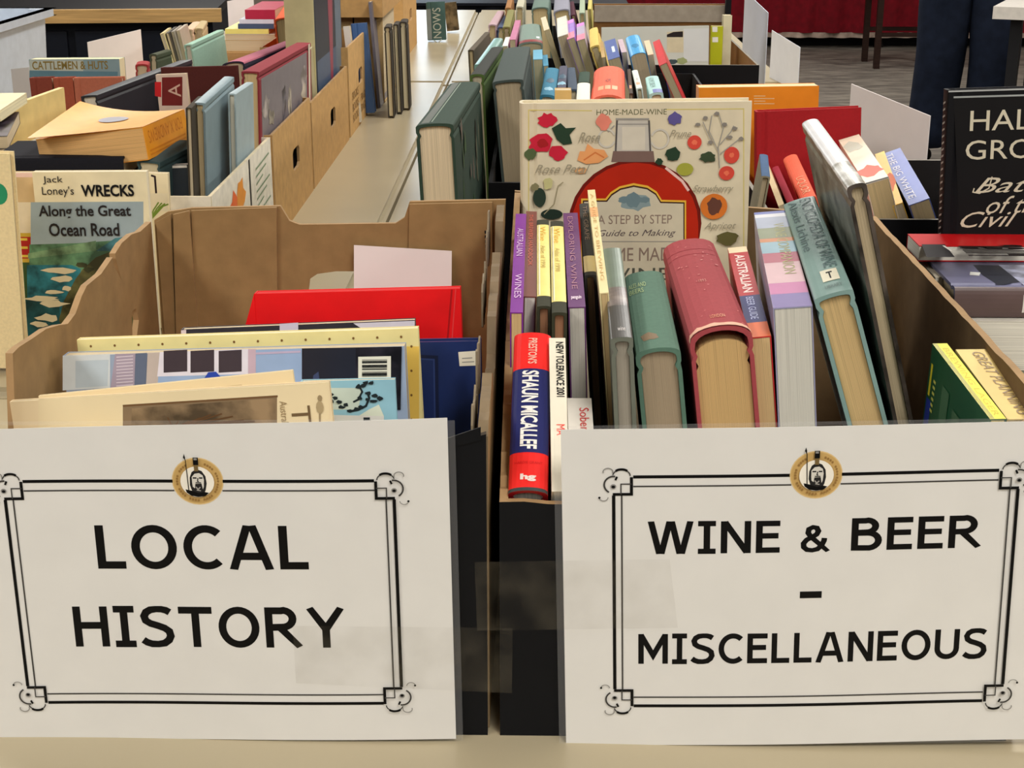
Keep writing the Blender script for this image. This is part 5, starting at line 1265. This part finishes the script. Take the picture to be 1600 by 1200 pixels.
# plastic tub
tb = root_at('plastic_tub', 'pale grey plastic storage tub with rolled rim at the left edge', 'tub', (-1.27, 2.4, FLOOR))
TB = mat((176, 186, 198), 'plastic')
bm = bmesh.new()
def ring(w_, d, z): return [bm.verts.new((sx_ * w_, sy_ * d, z)) for sx_, sy_ in ((-1, -1), (1, -1), (1, 1), (-1, 1))]
rs = [ring(.15, .16, .001), ring(.19, .2, .93), ring(.205, .215, .93), ring(.205, .215, .945), ring(.183, .193, .945), ring(.145, .155, .006)]
bm.faces.new(list(reversed(rs[0])))
for a, b2 in zip(rs, rs[1:]):
    for i in range(4): bm.faces.new((a[i], a[(i + 1) % 4], b2[(i + 1) % 4], b2[i]))
bm.faces.new(rs[-1])
bmesh.ops.bevel(bm, geom=[e for e in bm.edges if abs(e.verts[0].co.z - e.verts[1].co.z) > .01], offset=.03, segments=3, affect='EDGES')
me = bpy.data.meshes.new('tub_body'); bm.to_mesh(me); bm.free(); me.materials.append(TB)
t = bpy.data.objects.new('tub_body', me); COL.objects.link(t); t.parent = tb
box('folded_towel', (-.14, .14, -.15, .15, .007, .88), mat((206, 212, 222), 'fabric'), tb)

# ============================================================ the far side of the hall
ct = root_at('bar_counter', 'black counter with a pale wooden top edge at the far left', 'counter', (-1.9, 5.1, FLOOR))
H = -FLOOR
R = Matrix.Rotation(math.radians(6), 4, 'Z'); ct.matrix_world = Matrix.Translation((-1.9, 5.1, FLOOR)) @ R
BK = mat((14, 17, 26), 'plain', .5, 1); BK2 = mat((26, 30, 40), 'plastic', .4, 1)
box('counter_top', (-.62, .68, -.25, .45, H - .03, H - .002), mat((22, 22, 26), 'plain', .4, 1), ct)
box('wooden_edge', (-.64, .70, -.28, -.25, H - .045, H + .002), mat((190, 152, 96), 'wood'), ct)
box('counter_body', (-.6, .66, -.2, .42, .06, H - .031), BK, ct)
for i in range(3): box('door_panel', (-.58 + i * .37, -.24 + i * .37, -.216, -.2005, .1, H - .08), BK2, ct)
pt = root_at('partition_screen', 'beige partition screen at the far left edge', 'screen', (-2.95, 4.7, FLOOR))
box('screen_panel', (-.45, .36, -.02, .02, .04, 1.3), mat((146, 134, 116), 'fabric'), pt)
boxes('foot', [(-.4, -.3, -.15, .15, 0, .04), (.26, .36, -.15, .15, 0, .04)], STEEL, pt)
sk = root_at('draped_table', 'table draped in black cloth beyond the end of the book tables', 'table', (-.25, 5.5, FLOOR))
def pleated(name, x0, x1, z0, z1, amp, per, m, parent, yoff=0, hem=None):
    n = int((x1 - x0) / per * 6); vs, fs = [], []
    for i in range(n + 1):
        x = x0 + (x1 - x0) * i / n; y = amp * math.sin(2 * math.pi * (x - x0) / per) + .3 * amp * math.sin(5.1 * x)
        vs += [(x, yoff + y, z0), (x, yoff + y * .5, z1)]
    for i in range(n): fs.append((2 * i, 2 * i + 2, 2 * i + 3, 2 * i + 1))
    return mesh(name, vs, fs, m, parent, smooth=True)
pleated('cloth_skirt', -.7, .55, .02, .735, .02, .16, BK, sk, -.36)
box('cloth_top', (-.72, .57, -.38, .4, .735, .745), BK, sk)
# stage with its red skirt
st = root_at('stage_platform', 'low stage with a pleated dark red skirt and pale hem at the far right', 'stage', (2.4, 10.7, FLOOR))
RED = mat((112, 4, 20), 'fabric', k=1)
box('platform', (-1.9, 1.9, -.34, .45, .92, 1.0), mat((40, 34, 32), 'wood', k=1), st)
pleated('red_skirt', -1.9, 1.9, .11, .93, .03, .2, RED, st, -.40)
pleated('pale_hem', -1.9, 1.9, .075, .112, .022, .15, mat((170, 150, 136), 'fabric', k=1), st, -.402)
for i in range(5): box('stage_foot', (-1.8 + i * .9 - .03, -1.8 + i * .9 + .03, -.3, -.24, 0, .92), mat((24, 22, 22), 'plain', k=1), st)
boxes('dark_gap_sheet', [(-1.9, 1.9, -.2, -.15, 0, .92)], mat((10, 10, 10), 'plain', k=1), st)  # near-black sheet paints the dark gap below the skirt's hem
# chair
ch = root_at('wooden_chair', 'dark wooden chair in front of the red stage skirt', 'chair', (2.32, 9.35, FLOOR))
DW = mat((44, 28, 22), 'wood', k=1)
box('seat', (-.21, .21, -.2, .22, .44, .475), DW, ch)
for a in (-.19, .19):
    for b2 in (-.18, .20): box('leg', (a - .018, a + .018, b2 - .018, b2 + .018, 0, .44), DW, ch)
for b2 in (-.18, .20): box('stretcher', (-.172, .172, b2 - .01, b2 + .01, .2, .225), DW, ch)
for a in (-.19, .19): box('back_post', (a - .016, a + .016, .186, .218, .475, .92), DW, ch)
for z in (.56, .68, .8): box('back_rail', (-.174, .174, .194, .21, z, z + .07), DW, ch)
# white table at the right edge with a dark bin under it
wt = root_at('white_table', 'white topped table behind the standing person at the right edge', 'table', (2.22, 5.15, FLOOR))
wt.matrix_world = Matrix.Translation((2.33, 5.1, FLOOR)) @ Matrix.Rotation(math.radians(-24), 4, 'Z')
box('table_top', (-.58, .9, -.35, .35, .70, .745), mat((214, 208, 198), 'plain', k=1), wt)
for a in (-.5, .82):
    for b2 in (-.28, .28): box('leg', (a - .02, a + .02, b2 - .02, b2 + .02, 0, .70), mat((30, 30, 32), 'plain', k=1), wt)
bn = root_at('storage_crate', 'black storage crate on the floor under the white table', 'crate', (2.55, 5.25, FLOOR))
boxes('crate_body', [(-.28, .45, -.2, .2, .0, .46)], mat((16, 15, 15), 'plastic', .5, 1), bn)
box('lid', (-.30, .47, -.22, .22, .4602, .49), mat((22, 20, 20), 'plastic', .5, 1), bn)

# ------------------------------------------------------------ the standing person (mostly above the picture)
def skin(name, joints, edges, rad, m, parent, sub=2):
    me = bpy.data.meshes.new(name); me.from_pydata(joints, edges, []); me.update()
    o = bpy.data.objects.new(name, me); COL.objects.link(o); o.parent = parent
    md = o.modifiers.new('skin', 'SKIN'); md.use_smooth_shade = True
    for i, v in enumerate(me.skin_vertices[0].data): v.radius = (rad[i], rad[i]) if not isinstance(rad[i], tuple) else rad[i]; v.use_root = (i == 0)
    s = o.modifiers.new('sub', 'SUBSURF'); s.levels = sub; s.render_levels = sub
    me.materials.append(m)
    return o
pr = root_at('person', 'person in navy trousers standing with their back to the tables at the right', 'person', (1.80, 5.85, FLOOR)); pr.scale = (1.08, 1.1, 1.0)
NAVY = mat((22, 29, 44), 'fabric', k=1); SHOE = mat((20, 18, 18), 'plastic', k=1); SHIRT = mat((74, 84, 96), 'fabric', k=1); SKINM = mat((196, 150, 122), 'plain', k=1)
# trousers: pelvis, thighs, knees, hems
skin('body', [(0, 0, 1.00), (-.09, 0, .92), (-.095, .02, .70), (-.098, .0, .50), (-.105, .03, .28), (-.11, .035, .06), (.09, 0, .92), (.095, -.01, .70), (.098, -.05, .50), (.10, -.02, .28), (.105, .0, .06), (0, 0, 1.10), (0, .01, 1.28), (0, .02, 1.44), (0, .02, 1.53), (0, -.01, 1.60), (0, -.02, 1.72),
      (-.17, .02, 1.42), (-.22, .05, 1.16), (-.20, -.08, .98), (-.19, -.14, .92), (.17, .02, 1.42), (.22, .05, 1.16), (.20, -.08, .98), (.19, -.14, .92)],
     [(0, 1), (1, 2), (2, 3), (3, 4), (4, 5), (0, 6), (6, 7), (7, 8), (8, 9), (9, 10), (0, 11), (11, 12), (12, 13), (13, 14), (14, 15), (15, 16), (13, 17), (17, 18), (18, 19), (19, 20), (13, 21), (21, 22), (22, 23), (23, 24)],
     [(.17, .12), (.115, .12), (.108, .115), (.10, .105), (.096, .10), (.098, .105), (.115, .12), (.108, .115), (.10, .105), (.096, .10), (.098, .105), (.16, .115), (.17, .12), (.15, .10), .055, .08, .085, .06, .045, .04, .035, .06, .045, .04, .035], NAVY, pr)
shirt = skin('shirt', [(0, 0, 1.04), (0, 0, 1.12), (0, .01, 1.28), (0, .02, 1.43), (-.17, .02, 1.42), (-.22, .05, 1.18), (.17, .02, 1.42), (.22, .05, 1.18)], [(0, 1), (1, 2), (2, 3), (3, 4), (4, 5), (3, 6), (6, 7)], [(.195, .145), (.185, .14), (.19, .145), (.17, .12), .075, .06, .075, .06], SHIRT, pr)
skin('head_skin', [(0, .02, 1.50), (0, .0, 1.58), (0, -.015, 1.66), (0, -.015, 1.74)], [(0, 1), (1, 2), (2, 3)], [.058, .078, .092, .08], SKINM, pr)
skin('hair', [(0, -.03, 1.64), (0, -.025, 1.72), (0, -.02, 1.79)], [(0, 1), (1, 2)], [.095, .102, .06], mat((70, 60, 52), 'fabric', k=1), pr)
for s in (-1, 1):
    skin('shoe', [(s * .12, .05, .04), (s * .125, -.06 + .12, .035), (s * .14, .16, .03), (s * .145, .21, .03)], [(0, 1), (1, 2), (2, 3)], [(.045, .04), (.05, .035), (.045, .03), (.03, .022)], SHOE, pr)
    h = skin('hand', [(s * .19, -.14, .92), (s * .185, -.16, .87)], [(0, 1)], [(.03, .02), (.04, .018)], SKINM, pr, 1)
    for k in range(4): skin('finger', [(s * (.185 + .018 * (k - 1.5)), -.165, .85), (s * (.185 + .02 * (k - 1.5)), -.175, .81), (s * (.185 + .02 * (k - 1.5)), -.165, .775)], [(0, 1), (1, 2)], [.009, .0085, .007], SKINM, h, 1)
    skin('thumb', [(s * .155, -.15, .89), (s * .14, -.165, .86), (s * .14, -.17, .83)], [(0, 1), (1, 2)], [.011, .010, .008], SKINM, h, 1)
